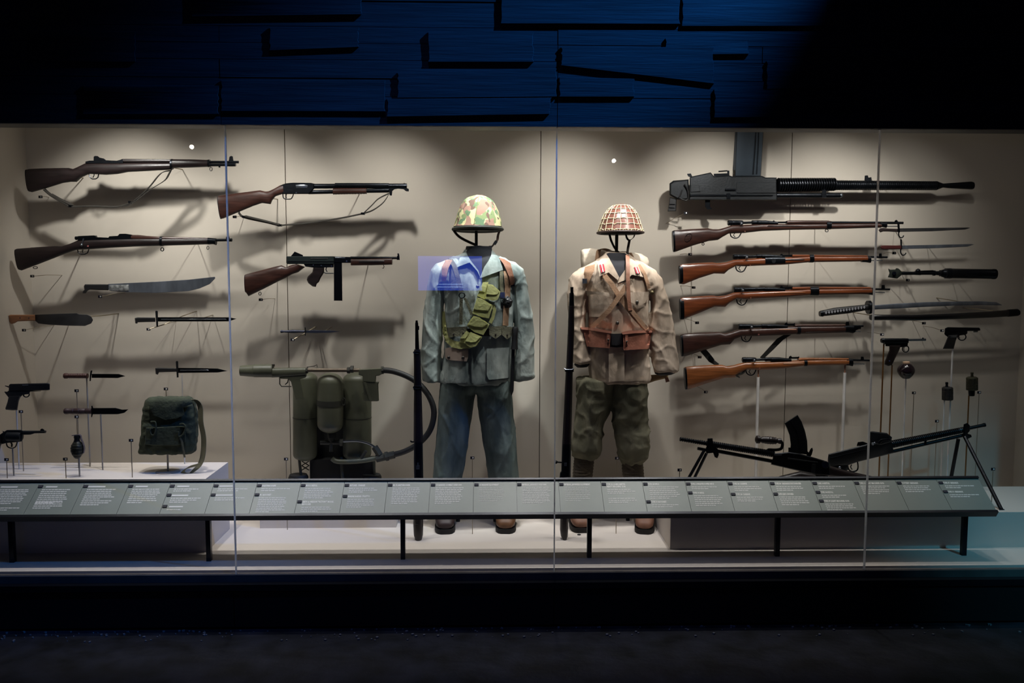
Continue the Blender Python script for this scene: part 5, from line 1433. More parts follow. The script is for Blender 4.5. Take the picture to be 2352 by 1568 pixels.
jk = T('jacket', 'sage green cotton combat jacket on the left mannequin', 'jacket', e.pt(520, 1490))
sh = body_loft(e, TOR)
armL = skew_loft(e, [(300, 560, 330, 660, .07), (225, 575, 300, 720, .075), (165, 630, 285, 740, .075), (140, 740, 262, 800, .073), (122, 880, 254, 900, .07), (104, 1040, 252, 1040, .07), (94, 1180, 246, 1180, .07), (92, 1320, 240, 1325, .07), (98, 1440, 238, 1455, .071), (101, 1482, 238, 1492, .07)], dd=.0)
armR = skew_loft(e, [(720, 660, 740, 565, .07), (760, 720, 820, 580, .075), (790, 740, 880, 625, .075), (805, 800, 905, 740, .073), (806, 900, 928, 880, .07), (806, 1010, 948, 1000, .07), (818, 1160, 955, 1130, .07), (812, 1300, 958, 1280, .07), (804, 1420, 960, 1400, .071), (800, 1482, 962, 1458, .07)])
sh.add(armL.v, armL.f).add(armR.v, armR.f)
sh = wrinkle(remesh(sh, .0075, 3), folds(.0065, 12, 2.6, 2.0))
jk.part('cloth', sh, HBT, ang=75)
for c_, nm in (([(428, 470), (390, 530), (364, 612), (462, 576), (520, 640), (545, 692), (532, 640), (470, 560), (440, 510)], 'collar'), ([(634, 478), (690, 540), (720, 632), (640, 592), (620, 600), (540, 698), (575, 610), (610, 560), (628, 520)], 'collar')):
    jk.part(nm, drape(e, c_, sfL, .022, .012, 18), HBT)
jk.part('placket', drape(e, [(536, 700), (552, 706), (540, 800), (500, 960), (488, 1240), (494, 1500), (480, 1500), (474, 1240), (484, 960), (520, 800)], sfL, .017, .008), HBT)
jk.part('pocket', drape(e, [(594, 1236), (770, 1226), (772, 1440), (752, 1462), (610, 1475), (594, 1440)], sfL, .018, .008), HBT)
jk.part('pocket', drape(e, [(270, 1330), (452, 1330), (452, 1480), (430, 1500), (280, 1500), (262, 1470)], sfL, .018, .008), HBT)
jk.part('pocket_flap', drape(e, [(272, 1236), (300, 1228), (452, 1238), (452, 1300), (440, 1334), (300, 1324), (272, 1300)], sfL, .028, .010), PINKW)
bt_ = MB()
for x, y in ((302, 1306), (412, 1308), (524, 762)):
    q = e.pt(x, y, sfL(x, y) - .038); bt_ = MB().lathe(q + Vector((0, .008, 0)), q, [(0, .009), (.7, .009), (1, .006)], 14)
    jk.part('button', bt_, BUTTON)
jk.part('hem', drape(e, [(243, 1474), (400, 1494), (500, 1500), (782, 1468), (780, 1490), (500, 1514), (400, 1508), (243, 1492)], sfL, .008, .02), HBT)

tr = T('trousers', 'faded grey green straight trousers on the left mannequin', 'trousers', gl.pt(600, 1180))
lg = skew_loft(gl, [(312, 40, 640, 40, .12), (304, 100, 640, 100, .125), (298, 165, 590, 165, .115), (290, 300, 572, 300, .10), (280, 500, 546, 500, .095), (265, 700, 516, 700, .095), (246, 880, 486, 880, .095), (240, 1020, 462, 1020, .095), (236, 1190, 448, 1190, .09)], 32)
lr = skew_loft(gl, [(560, 40, 905, 40, .12), (570, 100, 908, 100, .125), (622, 165, 912, 165, .115), (640, 300, 922, 300, .10), (664, 500, 936, 500, .095), (695, 700, 956, 700, .095), (716, 880, 974, 880, .095), (736, 1020, 982, 1020, .095), (748, 1190, 988, 1190, .09)], 32)
lg.add(lr.v, lr.f)
tr.part('cloth', wrinkle(remesh(lg, .009, 4), folds(.007, 12, 1.6, 7.0)), HBTD, ang=75)
BL1 = mat('boot_brown_dark', (54, 38, 34), .55, var=.3, scale=16)
BL2 = mat('boot_brown', (110, 74, 46), .55, var=.3, scale=16)
BL3 = mat('boot_tan', (128, 88, 68), .6, var=.25, scale=16)
boot(gl, 346, 1372, 172, .06, 'dark brown boot under the left trouser leg of the sage uniform', BL1, depth_on(1022, 1227, FLOOR))
boot(gl, 860, 1366, 174, -.06, 'dark boot with tan toe cap under the sage uniform, right foot of picture', BL1, depth_on(1160, 1226, FLOOR), BL2)

# helmet with camouflage cover
hm_ = T('helmet', 'steel helmet in brown and green camouflage cover on a rod', 'helmet', e.pt(520, 330))
HEL = [(62, 505, 560, .03), (72, 462, 596, .055), (100, 415, 640, .085), (150, 388, 670, .108), (200, 369, 690, .124), (250, 356, 703, .136), (285, 346, 708, .143), (300, 338, 710, .147)]
hb = body_loft(e, HEL, 48, 2.1, 12, .02)
hb = wrinkle(hb, lambda q: .0025 * nz(q, 40, 40, 40))


def camo():
    m = bpy.data.materials.new('camouflage'); m.use_nodes = True
    nt = m.node_tree; N = nt.nodes; L = nt.links; b = N['Principled BSDF']; b.inputs['Roughness'].default_value = .9
    b.inputs['Specular IOR Level'].default_value = .2
    tc = N.new('ShaderNodeTexCoord')
    col = None; base = lin((180, 171, 128))
    prev = None
    for k, (sc, th, c_, off) in enumerate([(28, .56, (116, 126, 88), 3.1), (23, .545, (146, 112, 98), 8.7), (30, .62, (104, 82, 72), 1.7), (34, .62, (92, 112, 84), 5.5)]):
        mp = N.new('ShaderNodeMapping'); mp.inputs['Location'].default_value = (off, off * .7, off * 1.3); mp.inputs['Scale'].default_value = (sc, sc, sc * .8)
        L.new(tc.outputs['Object'], mp.inputs[0])
        no = N.new('ShaderNodeTexNoise'); no.inputs['Scale'].default_value = 1; no.inputs['Detail'].default_value = .6
        L.new(mp.outputs[0], no.inputs[0])
        gt = N.new('ShaderNodeMath'); gt.operation = 'GREATER_THAN'; gt.inputs[1].default_value = th
        L.new(no.outputs[0], gt.inputs[0])
        mx = N.new('ShaderNodeMix'); mx.data_type = 'RGBA'
        L.new(gt.outputs[0], mx.inputs['Factor'])
        if prev is None: mx.inputs['A'].default_value = (*base, 1)
        else: L.new(prev.outputs['Result'], mx.inputs['A'])
        mx.inputs['B'].default_value = (*lin(c_), 1)
        prev = mx
    L.new(prev.outputs['Result'], b.inputs['Base Color'])
    return m


hm_.part('cover', hb, camo(), ang=60)
hm_.part('seam', MB().tube([e.pt(533 - 4 * i, 66 + i * 24, surf_of(HEL, 2.1, e, .02)(533 - 4 * i, 66 + i * 24) - .001) for i in range(10)], .0022, 6), cloth('cover_seam', (120, 118, 84)))
hm_.part('rim', MB().tube([e.pt(525 + 188 * math.cos(q), 322 - 8 * math.sin(q), .02) + Vector((0, -.15 * math.sin(q), 0)) for q in [2 * PI * i / 40 for i in range(40)]], .009, 8, True), mat('rim_dark', (34, 34, 28), .7))
hm_.part('liner', MB().rings([[e.pt(525 + 170 * math.cos(q), y, .02) + Vector((0, -k * math.sin(q), 0)) for q in [2 * PI * i / 36 for i in range(36)]] for y, k in ((290, .13), (334, .138))]), mat('liner_black', (9, 10, 10), .8))
hm_.part('chin_strap', MB().ribbon([e.pt(q.x, q.y, -.0) for q in bez([(340, 330), (365, 362), (400, 390), (470, 425), (520, 445)])], (.005, .012, .011), .003).ribbon([e.pt(q.x, q.y, -.0) for q in bez([(690, 340), (680, 370), (675, 405), (650, 435), (620, 470)])], (.012, .01, .004), .003), mat('chin_web', (70, 50, 44), .8))
hm_.part('strap_buckle', MB().box(e.pt(660, 425, -.01), (.016, .012, .022), Matrix.Rotation(.6, 3, 'Y')), BLACKP)
hm_.part('strap_buckle', MB().box(e.pt(622, 462, -.01), (.016, .012, .02)), BLACKP)

# belt, braces and pack straps
bl = T('equipment_belt', 'olive webbing belt with ammunition pouches and braces on the sage jacket', 'belt', e.pt(520, 1150))
bl.part('belt', drape(e, [(256, 1072), (400, 1082), (640, 1082), (792, 1066), (792, 1120), (640, 1140), (400, 1140), (256, 1128)], sfL, .024, .012), ODWEBD)
for p_ in ([(290, 1076), (386, 1068), (388, 1140), (300, 1152)], [(386, 1068), (442, 1066), (446, 1120), (390, 1146)], [(612, 1068), (712, 1062), (706, 1130), (662, 1162), (614, 1130)], [(712, 1062), (790, 1072), (786, 1138), (750, 1166), (710, 1130)]):
    pc = bl.part('pouch', drape(e, [(p_[0][0], p_[0][1]), *p_[1:]], sfL, .042, .032), ODWEB)
    cx, cy = ctr(p_)
    q = e.pt(cx, cy + 18, sfL(cx, cy) - .043)
    bl.part('snap', MB().lathe(q + Vector((0, .003, 0)), q - Vector((0, .003, 0)), [(0, .006), (1, .004)], 10), BUTTON, pc)
bl.part('brace', drape(e, strip([(300, 560), (318, 555), (345, 600), (372, 690), (400, 805)], 34), sfL, .022, .006), ODWEB)
bl.part('brace', drape(e, strip([(398, 850), (397, 950), (395, 1052)], 26), sfL, .02, .006), ODWEB)
bl.part('brace', drape(e, strip([(425, 848), (450, 900), (478, 975)], 22), sfL, .02, .006), ODWEB)
bl.part('ring', loop(e, 404, 828, 22, 20, .0035, 14, sfL(404, 828) - .03), GUN)
bl.part('brace', drape(e, strip([(706, 632), (706, 720), (714, 810)], 26), sfL, .02, .006), ODWEB)
bl.part('brace', drape(e, strip([(745, 640), (756, 760), (750, 860), (742, 960), (738, 1060)], 44), sfL, .024, .006), TANW)
bl.part('brace_buckle', MB().box(e.pt(716, 826, sfL(716, 826) - .03), (.024, .008, .03)), BRIGHT)
bl.part('pack_strap', drape(e, [(688, 540), (724, 548), (776, 580), (806, 700), (812, 742), (778, 752), (764, 680), (724, 590)], sfL, .032, .008), LEATHB)
bl.part('strap_buckle', MB().box(e.pt(792, 740, -.05), (.03, .01, .026)), GUN)
bl.part('pack_strap', drape(e, [(276, 556), (322, 540), (330, 560), (300, 620), (280, 720), (250, 720), (250, 610)], sfL, .024, .008), TANW)
kn = T('knife_sheath', 'dark sheathed knife hanging at the hip of the sage uniform', 'sheath', e.pt(800, 1500))
kn.part('grip', MB().lathe(e.pt(812, 1070, -.09), e.pt(806, 1240, -.09), [(0, .014), (.1, .018), (.4, .015), (.8, .017), (1, .02)]), BLACKP)
kn.part('sheath', MB().plate(e, [(784, 1236), (812, 1236), (800, 1560), (784, 1600), (772, 1560)], .014, -.085, .003), BLACKP)
kn.part('tuft', wrinkle(MB().ball(e.pt(752, 880, sfL(752, 880) - .03), .026, 14, (1, .7, 1.2)), lambda q: .008 * nz(q, 90, 90, 90)), BLACKP)

bd_ = T('bandolier', 'yellow green six-pocket cloth bandolier slung across the sage jacket', 'bandolier', e.pt(480, 1200))
for p_, l_ in (([(566, 728), (606, 726), (582, 862), (522, 832)], .028), ([(604, 742), (640, 748), (698, 800), (678, 862), (640, 870), (584, 852)], .046), ([(520, 846), (560, 856), (640, 905), (612, 1004), (560, 996), (484, 966)], .046), ([(492, 985), (540, 1000), (616, 1050), (568, 1132), (500, 1110), (440, 1060)], .05), ([(470, 1108), (560, 1146), (512, 1216), (470, 1228), (420, 1196)], .05), ([(440, 1100), (470, 1118), (430, 1190), (385, 1190), (392, 1160)], .044)):
    pp = bd_.part('pocket', wrinkle(drape(e, p_, sfL, l_, .03, 16), lambda q: .002 * nz(q, 60, 60, 60)), YCANV)
    cx, cy = ctr(p_)
    top_ = [(x + (cx - x) * .06, y + (cy - y) * .06) for x, y in p_]
    fl_ = [q for q in top_ if q[1] < cy] 
    bd_.part('pocket_flap', drape(e, [(cx + (x - cx) * .86, cy - 4 + (y - cy) * (.9 if y < cy else .25)) for x, y in p_], sfL, l_ + .006, .006, 16), YCANV, pp)
bd_.part('strap', wrinkle(drape(e, strip([(262, 950), (266, 1030), (274, 1110), (292, 1165), (335, 1202), (395, 1212), (470, 1206), (520, 1190)], [20, 26, 32, 42, 52, 56, 50, 40]), sfL, .034, .012, 16), lambda q: .003 * nz(q, 50, 50, 50)), YCANV)
bd_.part('strap', drape(e, strip([(640, 900), (654, 940), (640, 1000), (620, 1040)], 26), sfL, .03, .008), YCANV)

# ================= right uniform
D1 = 4.72
h = Fr(cF, D1); g2_ = Fr(cG, D1)
TR2 = [(474, 416, 572, .05), (500, 396, 600, .065), (540, 335, 660, .08), (580, 260, 735, .095), (630, 215, 785, .108), (700, 215, 785, .118), (800, 258, 756, .122), (950, 280, 742, .122), (1090, 282, 738, .116), (1220, 284, 746, .118), (1380, 286, 756, .128), (1470, 296, 752, .13), (1486, 300, 748, .128)]
sfR = surf_of(TR2, 2.3, h)
man = T('mannequin_stand', 'dark headless dress form inside the right tan uniform', 'mannequin', (h.pt(500, 0).x, D1, FLOOR))
man.part('neck_form', body_loft(h, [(478, 414, 578, .05), (500, 412, 580, .055), (560, 412, 590, .06)], 32), FORM)
man.part('chest_form', drape(h, [(416, 486), (440, 478), (560, 480), (578, 490), (574, 600), (522, 672), (470, 590)], sfR, .013, .01), FORM)
man.part('neck_rod', MB().tube([h.pt(500, 330), h.pt(497, 490)], .009, 10), STAND)
for x in (1580, 1922):
    q = g2_.pt(x, 1150)
    man.part('leg_post', MB().tube([Vector((q.x, D1 + .04, FLOOR)), Vector((q.x, D1 + .04, FLOOR + .40))], .011, 10), STAND)
hx = MB().tube([Vector((g2_.pt(1580, 0).x, D1 + .04, FLOOR + .4)), Vector((h.pt(500, 0).x, D1 + .02, FLOOR + .72)), Vector((g2_.pt(1922, 0).x, D1 + .04, FLOOR + .4))], .011, 8)
hx.tube([Vector((h.pt(500, 0).x, D1 + .02, FLOOR + .72)), h.pt(498, 500, .02)], .02, 8)
man.part('spine', hx, STAND)
jk = T('tunic', 'tan cotton tunic with red collar tabs on the right mannequin', 'jacket', h.pt(520, 1480))
sh = body_loft(h, TR2)
armL = skew_loft(h, [(300, 570, 330, 680, .066), (215, 600, 290, 740, .072), (150, 650, 270, 780, .07), (122, 730, 262, 840, .068), (116, 880, 258, 910, .066), (124, 1000, 250, 1000, .064), (140, 1100, 250, 1100, .064), (152, 1200, 272, 1200, .064), (160, 1290, 290, 1290, .066), (160, 1342, 297, 1334, .066)], dd=.0)
armR = skew_loft(h, [(690, 680, 720, 570, .066), (740, 760, 790, 610, .072), (770, 820, 842, 670, .07), (775, 880, 880, 780, .068), (764, 960, 912, 920, .066), (756, 1060, 938, 1040, .064), (756, 1160, 955, 1140, .064), (768, 1280, 968, 1260, .066), (785, 1380, 978, 1370, .068), (792, 1412, 980, 1400, .068)])
sh.add(armL.v, armL.f).add(armR.v, armR.f)
sh = wrinkle(remesh(sh, .0075, 3), folds(.0068, 12, 4.0, 21.0))
jk.part('cloth', sh, KHAKI, ang=75)
jk.part('cuff_shade', skew_loft(h, [(172, 1338, 290, 1332, .056, .0), (166, 1356, 292, 1348, .05, .0), (190, 1376, 268, 1372, .02, 0)]), FORM)  # dark plugs stand in for the shaded inside of the open cuffs
jk.part('cuff_shade', skew_loft(h, [(802, 1408, 972, 1398, .056), (798, 1424, 970, 1412, .05), (830, 1440, 930, 1432, .02)]), FORM)
for c_ in ([(416, 484), (380, 520), (350, 560), (364, 664), (436, 632), (508, 692), (520, 672), (478, 590), (440, 520)], [(576, 490), (610, 520), (660, 560), (706, 668), (620, 650), (580, 685), (505, 718), (522, 674), (566, 610)]):
    jk.part('collar', drape(h, c_, sfR, .022, .012, 18), KHAKI)
RED = mat('tab_red', (170, 44, 60), .8)
for tb in ([(364, 572), (398, 566), (410, 622), (378, 634)], [(636, 590), (662, 588), (682, 640), (654, 642)]):
    a_ = jk.part('collar_tab', drape(h, tb, sfR, .028, .005), RED)
    cx, cy = ctr(tb); (x0, y0), (x1, y1), (x2, y2), (x3, y3) = tb
    mxt = ((x0 + x1) / 2, (y0 + y1) / 2); mxb = ((x2 + x3) / 2, (y2 + y3) / 2)
    jk.part('tab_stripe', drape(h, strip([mxt, mxb], 7), sfR, .031, .003), WHITE, a_)
jk.part('placket', drape(h, [(500, 720), (585, 700), (600, 860), (620, 1080), (560, 1240), (560, 1480), (438, 1490), (436, 1240), (462, 1080), (470, 860)], sfR, .017, .008), KHAKI)
for x, y in ((506, 886), (506, 1030), (660, 866)):
    q = h.pt(x, y, sfR(x, y) - .03)
    jk.part('button', MB().lathe(q + Vector((0, .01, 0)), q, [(0, .009), (.7, .009), (1, .006)], 14), BUTTON)
jk.part('pocket_flap', MB().add(*(lambda m: (m.v, m.f))(drape(h, [(256, 776), (438, 790), (446, 824), (400, 812), (350, 800), (300, 806), (244, 822)], sfR, .04, .005, 16))), KHAKI)
jk.part('pocket', drape(h, [(262, 800), (440, 810), (436, 900), (400, 980), (275, 980)], sfR, .017, .008), KHAKI)
jk.part('pocket_flap', drape(h, [(606, 788), (750, 784), (738, 862), (672, 894), (612, 866)], sfR, .024, .008), KHAKI)
jk.part('hem', drape(h, [(298, 1464), (438, 1478), (520, 1472), (752, 1456), (748, 1476), (520, 1490), (438, 1496), (298, 1484)], sfR, .006, .02), KHAKI)

br = T('breeches', 'olive baggy breeches gathered at the knee on the right mannequin', 'trousers', g2_.pt(1750, 740))
lg = skew_loft(g2_, [(1474, 30, 1800, 30, .115), (1474, 110, 1790, 110, .12), (1480, 200, 1762, 200, .112), (1470, 320, 1745, 320, .105), (1456, 420, 1700, 420, .10), (1446, 520, 1686, 520, .105), (1432, 610, 1692, 610, .108), (1440, 660, 1680, 660, .10), (1452, 695, 1630, 700, .075), (1460, 715, 1612, 716, .06)], 32)
lr = skew_loft(g2_, [(1740, 30, 2068, 30, .115), (1750, 110, 2070, 110, .12), (1765, 200, 2074, 200, .112), (1780, 320, 2078, 320, .105), (1792, 420, 2082, 420, .10), (1800, 520, 2082, 520, .105), (1812, 620, 2078, 620, .108), (1824, 690, 2060, 690, .10), (1852, 730, 2036, 736, .075), (1866, 752, 2024, 754, .06)], 32)
lg.add(lr.v, lr.f)
br.part('cloth', wrinkle(remesh(lg, .009, 4), folds(.011, 11, 5, 33.0)), KHAKID, ang=75)
for st_, nm in (([(1454, 690, 1622, 700), (1446, 760, 1620, 768), (1440, 840, 1612, 846), (1440, 930, 1604, 936), (1446, 1060, 1598, 1064), (1452, 1190, 1594, 1190)], 'left'), ([(1862, 728, 2034, 734), (1862, 800, 2044, 806), (1872, 880, 2050, 886), (1890, 960, 2060, 966), (1930, 1080, 2084, 1084), (1950, 1190, 2098, 1190)], 'right')):
    pu = T('puttee', 'brown wool puttee wound below the %s knee of the tan uniform, as pictured' % nm, 'puttee', g2_.pt(st_[-1][0] + 60, 1190), 'puttees of the tan uniform')
    n_ = 15; rs = []
    for i in range(n_):
        for u in (0, .88):
            k = (i + u) / n_ * (len(st_) - 1); j = min(int(k), len(st_) - 2); w_ = k - j
            q = [p + (r - p) * w_ for p, r in zip(st_[j], st_[j + 1])]
            s_ = 6 if u else 0
            rs.append(ring(g2_.pt(q[0] - s_ + 4, q[1] + 12), g2_.pt(q[2] + s_ - 4, q[3] - 12), .062 + .001 * s_, 28, 2.1))
    pu.part('wrap', MB().rings(rs), PUTTEE)
    cx = (st_[0][0] + st_[0][2]) / 2
    pu.part('tape', MB().ribbon([g2_.pt(cx - 60, 770, -.055), g2_.pt(cx, 810, -.066), g2_.pt(cx + 50, 850, -.058)], (.004, 0, .012), .003), PUTTEE)
boot(g2_, 1520, 1362, 172, .05, 'tan boot behind the rail leg, left foot of the tan uniform as pictured', BL3, depth_on(1337, 1224, FLOOR))
boot(g2_, 2050, 1370, 168, -.22, 'tan boot beside the right plinth, under the tan uniform', BL3, depth_on(1480, 1227, FLOOR))

hn = T('helmet', 'brown steel helmet covered with a pale string net on a rod', 'helmet', h.pt(525, 330))
HE2 = [(98, 505, 560, .03), (104, 478, 590, .05), (130, 440, 626, .078), (170, 408, 654, .10), (220, 384, 674, .118), (270, 368, 688, .13), (300, 358, 700, .138), (320, 352, 706, .142)]
sfH = surf_of(HE2, 2.1)
hn.part('shell', body_loft(h, HE2, 48, 2.1, 10, .02), mat('helmet_brown', (104, 68, 58), .3, var=.15))
hn.part('brim', MB().tube([h.pt(528 + 178 * math.cos(q), 322 - 4 * math.sin(q), .02) + Vector((0, -.146 * math.sin(q), 0)) for q in [2 * PI * i / 40 for i in range(40)]], .006, 8, True), mat('brim_dark', (46, 32, 28), .6))
hn.part('liner', MB().rings([[h.pt(528 + 150 * math.cos(q), y, .02) + Vector((0, -k * math.sin(q), 0)) for q in [2 * PI * i / 32 for i in range(32)]] for y, k in ((300, .12), (336, .118))]), mat('liner_black2', (9, 9, 9), .8))
net = MB(); CORD = .0016
NM = 18
def hp(th, y):
    l, r_, dh = interp(HE2, y); e_ = 2 / 2.1
    return h.pt((l + r_) / 2 + (r_ - l) / 2 * sp(math.cos(th), e_) * 1.012, y, .02) + Vector((0, -dh * sp(math.sin(th), e_) - .0022 * math.sin(th), .0012))
ys = [112, 140, 175, 215, 258, 300, 322]
for k in range(NM):
    th = 2 * PI * k / NM
    net.tube([hp(th + random.uniform(-.05, .05), y) for y in ys], CORD, 5)
for y in ys[:-1]:
    net.tube([hp(2 * PI * i / 66, y + random.uniform(-2, 2) + (7 * (1 if i % 6 == 3 else 0) if y > 200 else 0)) for i in range(66)], CORD, 5, True)
for k in range(NM):
    th = 2 * PI * (k + .5) / NM
    net.tube([hp(th - .12, 322), hp(th, 300), hp(th + .12, 322)], CORD, 5)
net.tube([hp(2 * PI * i / 60, 322 + 3 * math.sin(i * 2.1)) for i in range(60)], CORD * 1.3, 5, True)
hn.part('string_net', net, mat('net_cord', (214, 204, 166), .9, var=.1))
hn.part('chin_tape', MB().ribbon([h.pt(q.x, q.y, -.03) for q in bez([(442, 330), (455, 380), (478, 430), (495, 455), (520, 478)])], (.012, .004, 0), .003).ribbon([h.pt(q.x, q.y, -.03) for q in bez([(570, 330), (580, 365), (600, 380), (630, 360), (640, 335)])], (.008, .004, .006), .003).ribbon([h.pt(q.x, q.y, -.04) for q in bez([(600, 378), (592, 420), (584, 470), (586, 500)])], (.013, .002, 0), .003), mat('tape_dark', (44, 36, 30), .8))

gb_ = T('equipment_belt', 'belt with two brown leather pouches and crossed straps on the tan tunic', 'belt', h.pt(500, 1230))
gb_.part('belt', drape(h, [(262, 1110), (500, 1112), (754, 1096), (756, 1190), (500, 1220), (266, 1200)], sfR, .022, .012), LEATHD)
gb_.part('buckle', drape(h, [(458, 1116), (540, 1114), (542, 1192), (500, 1204), (460, 1200)], sfR, .034, .008), BLACKP)
for p_, lid in (([(232, 1074), (456, 1096), (444, 1226), (266, 1212)], [(214, 1062), (300, 1062), (462, 1092), (456, 1110), (300, 1086), (222, 1078)]), ([(548, 1102), (772, 1090), (754, 1230), (554, 1242)], [(538, 1100), (600, 1086), (776, 1086), (778, 1102), (640, 1108), (546, 1118)])):
    pc = gb_.part('pouch', drape(h, p_, sfR, .06, .05), BROWNL)
    gb_.part('pouch_lid', drape(h, lid, sfR, .068, .058), mat('lid_leather', (176, 118, 98), .5, var=.15), pc)
    cx, cy = ctr(p_)
    x_ = p_[1][0] - 22 if p_[0][0] < 400 else p_[0][0] + 30
    gb_.part('pouch_strap', drape(h, strip([(x_, cy - 60), (x_ - 2, cy + 30)], 22), sfR, .066, .005), BROWNL, pc)
    gb_.part('stud', MB().ball(h.pt(x_, cy + 8, sfR(x_, cy) - .07), .006), BUTTON, pc)
gb_.part('cross_strap', drape(h, strip([(404, 655), (470, 740), (540, 850), (640, 980), (735, 1078)], 40), sfR, .032, .008), TANW)
gb_.part('cross_strap', drape(h, strip([(574, 740), (520, 820), (440, 930), (360, 1010), (300, 1062)], 38), sfR, .040, .008), TANW)
gb_.part('thin_strap', drape(h, strip([(392, 650), (440, 720), (500, 800)], 12), sfR, .03, .005), LEATHB)
gb_.part('neck_strap', drape(h, strip([(584, 494), (588, 600), (588, 720), (594, 840), (606, 930)], 30), sfR, .046, .008), LEATHB)
gb_.part('cross_strap', drape(h, strip([(606, 920), (670, 1000), (738, 1078)], 34), sfR, .042, .008), TANW)
gb_.part('canteen_strap', drape(h, strip([(552, 812), (610, 930), (700, 1060)], 24), sfR, .03, .005), TANW)

pk = T('backpack', 'rolled pale pack with brown shoulder straps behind the tan tunic', 'backpack', h.pt(480, 620, .2))
PKC = cloth('pack_canvas', (196, 184, 168), .08)
pk.part('bundle', wrinkle(remesh(MB().rings([ring(h.pt(x, yt, .185), h.pt(x, yb, .185), hh, 28, 2.6) for x, yt, yb, hh in ((222, 460, 640, .04), (232, 450, 660, .06), (300, 447, 680, .07), (420, 460, 680, .075), (560, 474, 680, .075), (690, 486, 680, .07), (735, 510, 670, .06), (748, 560, 640, .035))]), .009, 4), folds(.004, 20, 14, 3)), PKC, ang=75)
pk.part('bag', body_loft(h, [(640, 300, 700, .05), (700, 280, 720, .07), (1000, 280, 720, .07), (1080, 300, 700, .05)], 32, 4, 40, .19), KHAKID)
pk.part('pack_strap', MB().ribbon([h.pt(q.x, q.y, .10) for q in bez([(342, 600), (352, 500), (362, 455), (395, 448), (440, 462)])], (.026, 0, .006), .004).ribbon([h.pt(q.x, q.y, .10) for q in bez([(600, 480), (618, 510), (630, 548)])], (.02, 0, .004), .004), TANW)
pk.part('shoulder_strap', drape(h, [(250, 590), (330, 566), (322, 620), (290, 690), (262, 752), (226, 744), (236, 680)], sfR, .02, .008), TANW)
pk.part('strap_buckle', MB().box(h.pt(248, 700, sfR(248, 700) - .03), (.024, .01, .026)).box(h.pt(236, 750, sfR(250, 750) - .02), (.022, .012, .012)), BRIGHT)
pk.part('shoulder_strap', drape(h, strip([(672, 572), (716, 640), (744, 720), (752, 760)], 26), sfR, .018, .006), TANW)
pk.part('strap_buckle', MB().box(h.pt(768, 728, -.05), (.024, .01, .026)).ball(h.pt(776, 790, -.06), .012), mat('brass_dark', (90, 80, 56), .4, metal=.5))
hv = T('haversack', 'tan haversack corner showing behind the tunic hem, right side', 'bag', h.pt(820, 1500))
hv.part('bag', MB().plate(h, [(700, 1440), (900, 1424), (904, 1470), (880, 1462), (800, 1482), (730, 1506), (690, 1500)], .05, .12, .008), cloth('haversack_tan', (140, 116, 84)))
hv.part('tab', MB().plate(h, [(876, 1456), (902, 1452), (914, 1486), (884, 1494)], .012, .09, .002), LEATHB)
# ------------------------------------------------------------------ number tags on wires
TAGM = mat('tag_navy', (18, 20, 34), .4, var=.05)
WIRE = mat('tag_wire', (150, 140, 124), .4, metal=.6)


def tag(px, py, where, d, wall=None, z=None, post=None):
    c_ = P(px, py, d)
    t = T('number_tag', 'tiny navy number tag ' + where, 'tag', c_, 'number tags in the display case')
    t.part('plate', MB().box(c_, (.021, .003, .014)), TAGM)
    t.part('numeral', MB().box(c_ + Vector((.003, -.0018, .0005)), (.007, .0008, .007)), WHITE)
    if wall:
        e_ = P(wall[0], wall[1], WALL)
        t.part('wire', MB().tube([c_ + Vector((0, .001, 0)), c_.lerp(e_, .5) + Vector((0, 0, .004)), e_ + Vector((0, .004, 0))], .0016, 6), WIRE)
    else:
        t.part('stem', MB().tube([c_, Vector((c_.x, c_.y, z))], .0022, 6), WIRE)


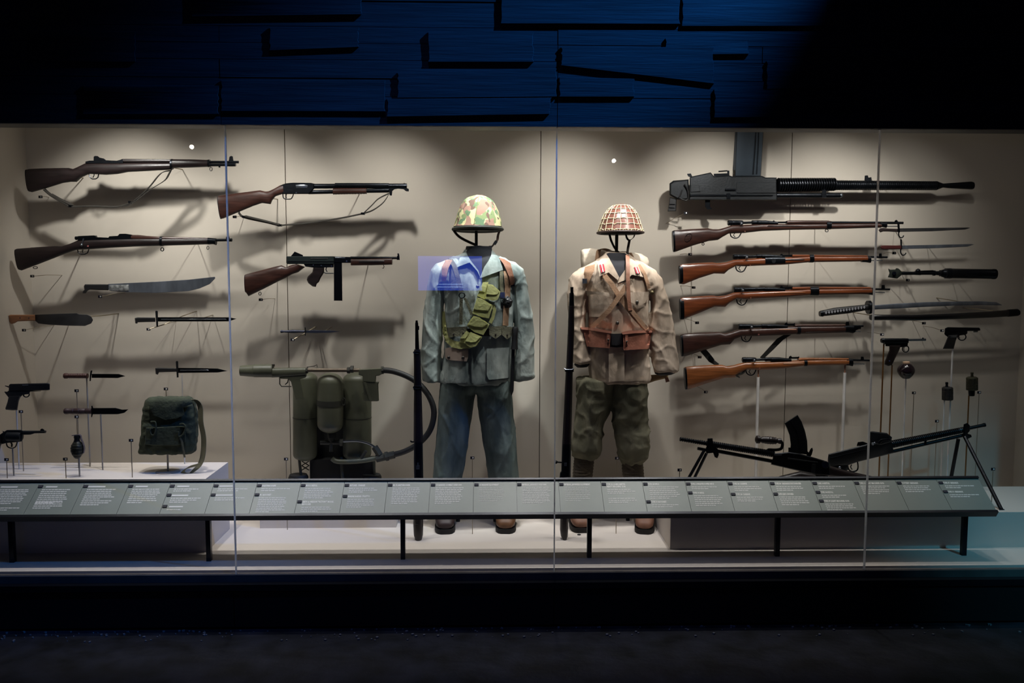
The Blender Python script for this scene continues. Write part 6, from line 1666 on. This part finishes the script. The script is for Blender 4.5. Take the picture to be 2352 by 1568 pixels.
W = 4.90
for a in [((93, 452), 'under the butt of the topmost left rifle', W, (112, 453)), ((74, 634), 'under the second left rifle', W, (143, 632)),
          ((230, 681), 'below the machete grip', W, (288, 672)), ((55, 758), 'below the bolo knife', W, (125, 746)),
          ((341, 756), 'below the long bayonet', W, (405, 738)), ((539, 498), 'below the shotgun butt', W, (560, 499)),
          ((599, 688), 'below the submachine gun stock', W, (632, 686)), ((672, 780), 'below the stiletto', W, (700, 768)),
          ((1575, 489), 'below the heavy machine gun grip', 5.0, (1528, 514)), ((1585, 584), 'between first and second right rifle butts', 5.0, (1562, 584)),
          ((1593, 660), 'between second and third right rifle butts', 5.0, (1562, 656)), ((1601, 741), 'between third and fourth right rifle butts', 5.0, (1570, 731)),
          ((1607, 820), 'between fourth and fifth right rifle butts', 5.0, (1590, 812)), ((1621, 900), 'below the lowest right rifle butt', 5.0, (1602, 888)),
          ((2054, 581), 'below the red-gripped bayonet', 4.96, (2030, 581)), ((2085, 643), 'below the grenade launcher', 4.96, (2026, 643)),
          ((2122, 742), 'below the scabbard', 4.96, (2096, 737)), ((2026, 768), 'beside the brass-post pistol', 4.96, (1992, 763)),
          ((2164, 759), 'at the back of the small pistol', 4.92, (2120, 748))]:
    tag(a[0][0], a[0][1], a[1], a[2], wall=a[3])
for px, py, wh, foot in ((176, 897, 'on a stem below the trench knife', (186, 1070)), (381, 893, 'on a stem above the satchel', (383, 1066)), (176, 957, 'on a stem below the fighting knife', (186, 1074)),
                         (48, 945, 'on a stem below the automatic pistol', (55, 1082)), (301, 1011, 'on a stem left of the satchel', (306, 1096)),
                         (15, 1055, 'on a short stem below the revolver', (21, 1098)), (150, 1054, 'on a short stem left of the pineapple grenade', (154, 1098))):
    tag(px, py, wh, depth_on(foot[0], foot[1], LZ), z=LZ)
tag(657, 1054, 'on a stem left of the flamethrower', fd - .03, z=FLOOR)
tag(1085, 1051, 'on a stem between the sage trouser legs', depth_on(1089, 1226, FLOOR), z=FLOOR)
tag(1417, 1052, 'on a stem between the tan uniform legs', depth_on(1415, 1225, FLOOR), z=FLOOR)
tag(2099, 902, 'on a stem right of the pottery grenade', 4.8, z=FLOOR if 4.8 > RB else RZ)
tag(2152, 967, 'on a stem left of the lower grey grenade', 4.8, z=FLOOR if 4.8 > RB else RZ)
tag(2249, 901, 'on a stem right of the olive grenade', 4.8, z=FLOOR if 4.8 > RB else RZ)
tag(2281, 1077, 'on a stem at the far right plinth', 4.44, z=RZ)
tag(1561, 1079, 'on a stem at the left machine gun bipod', 4.36, z=RZ)
# small floor plug beside the standing rifle on the right
fp = P(1330, 1228, depth_on(1330, 1228, FLOOR))
single('floor_plug', 'small black round plug in the display floor by the tan boot', 'plug', MB().lathe(fp, fp + Vector((0, 0, .004)), [(0, .01), (.7, .01), (1, .006)]), BLACKP, fp)
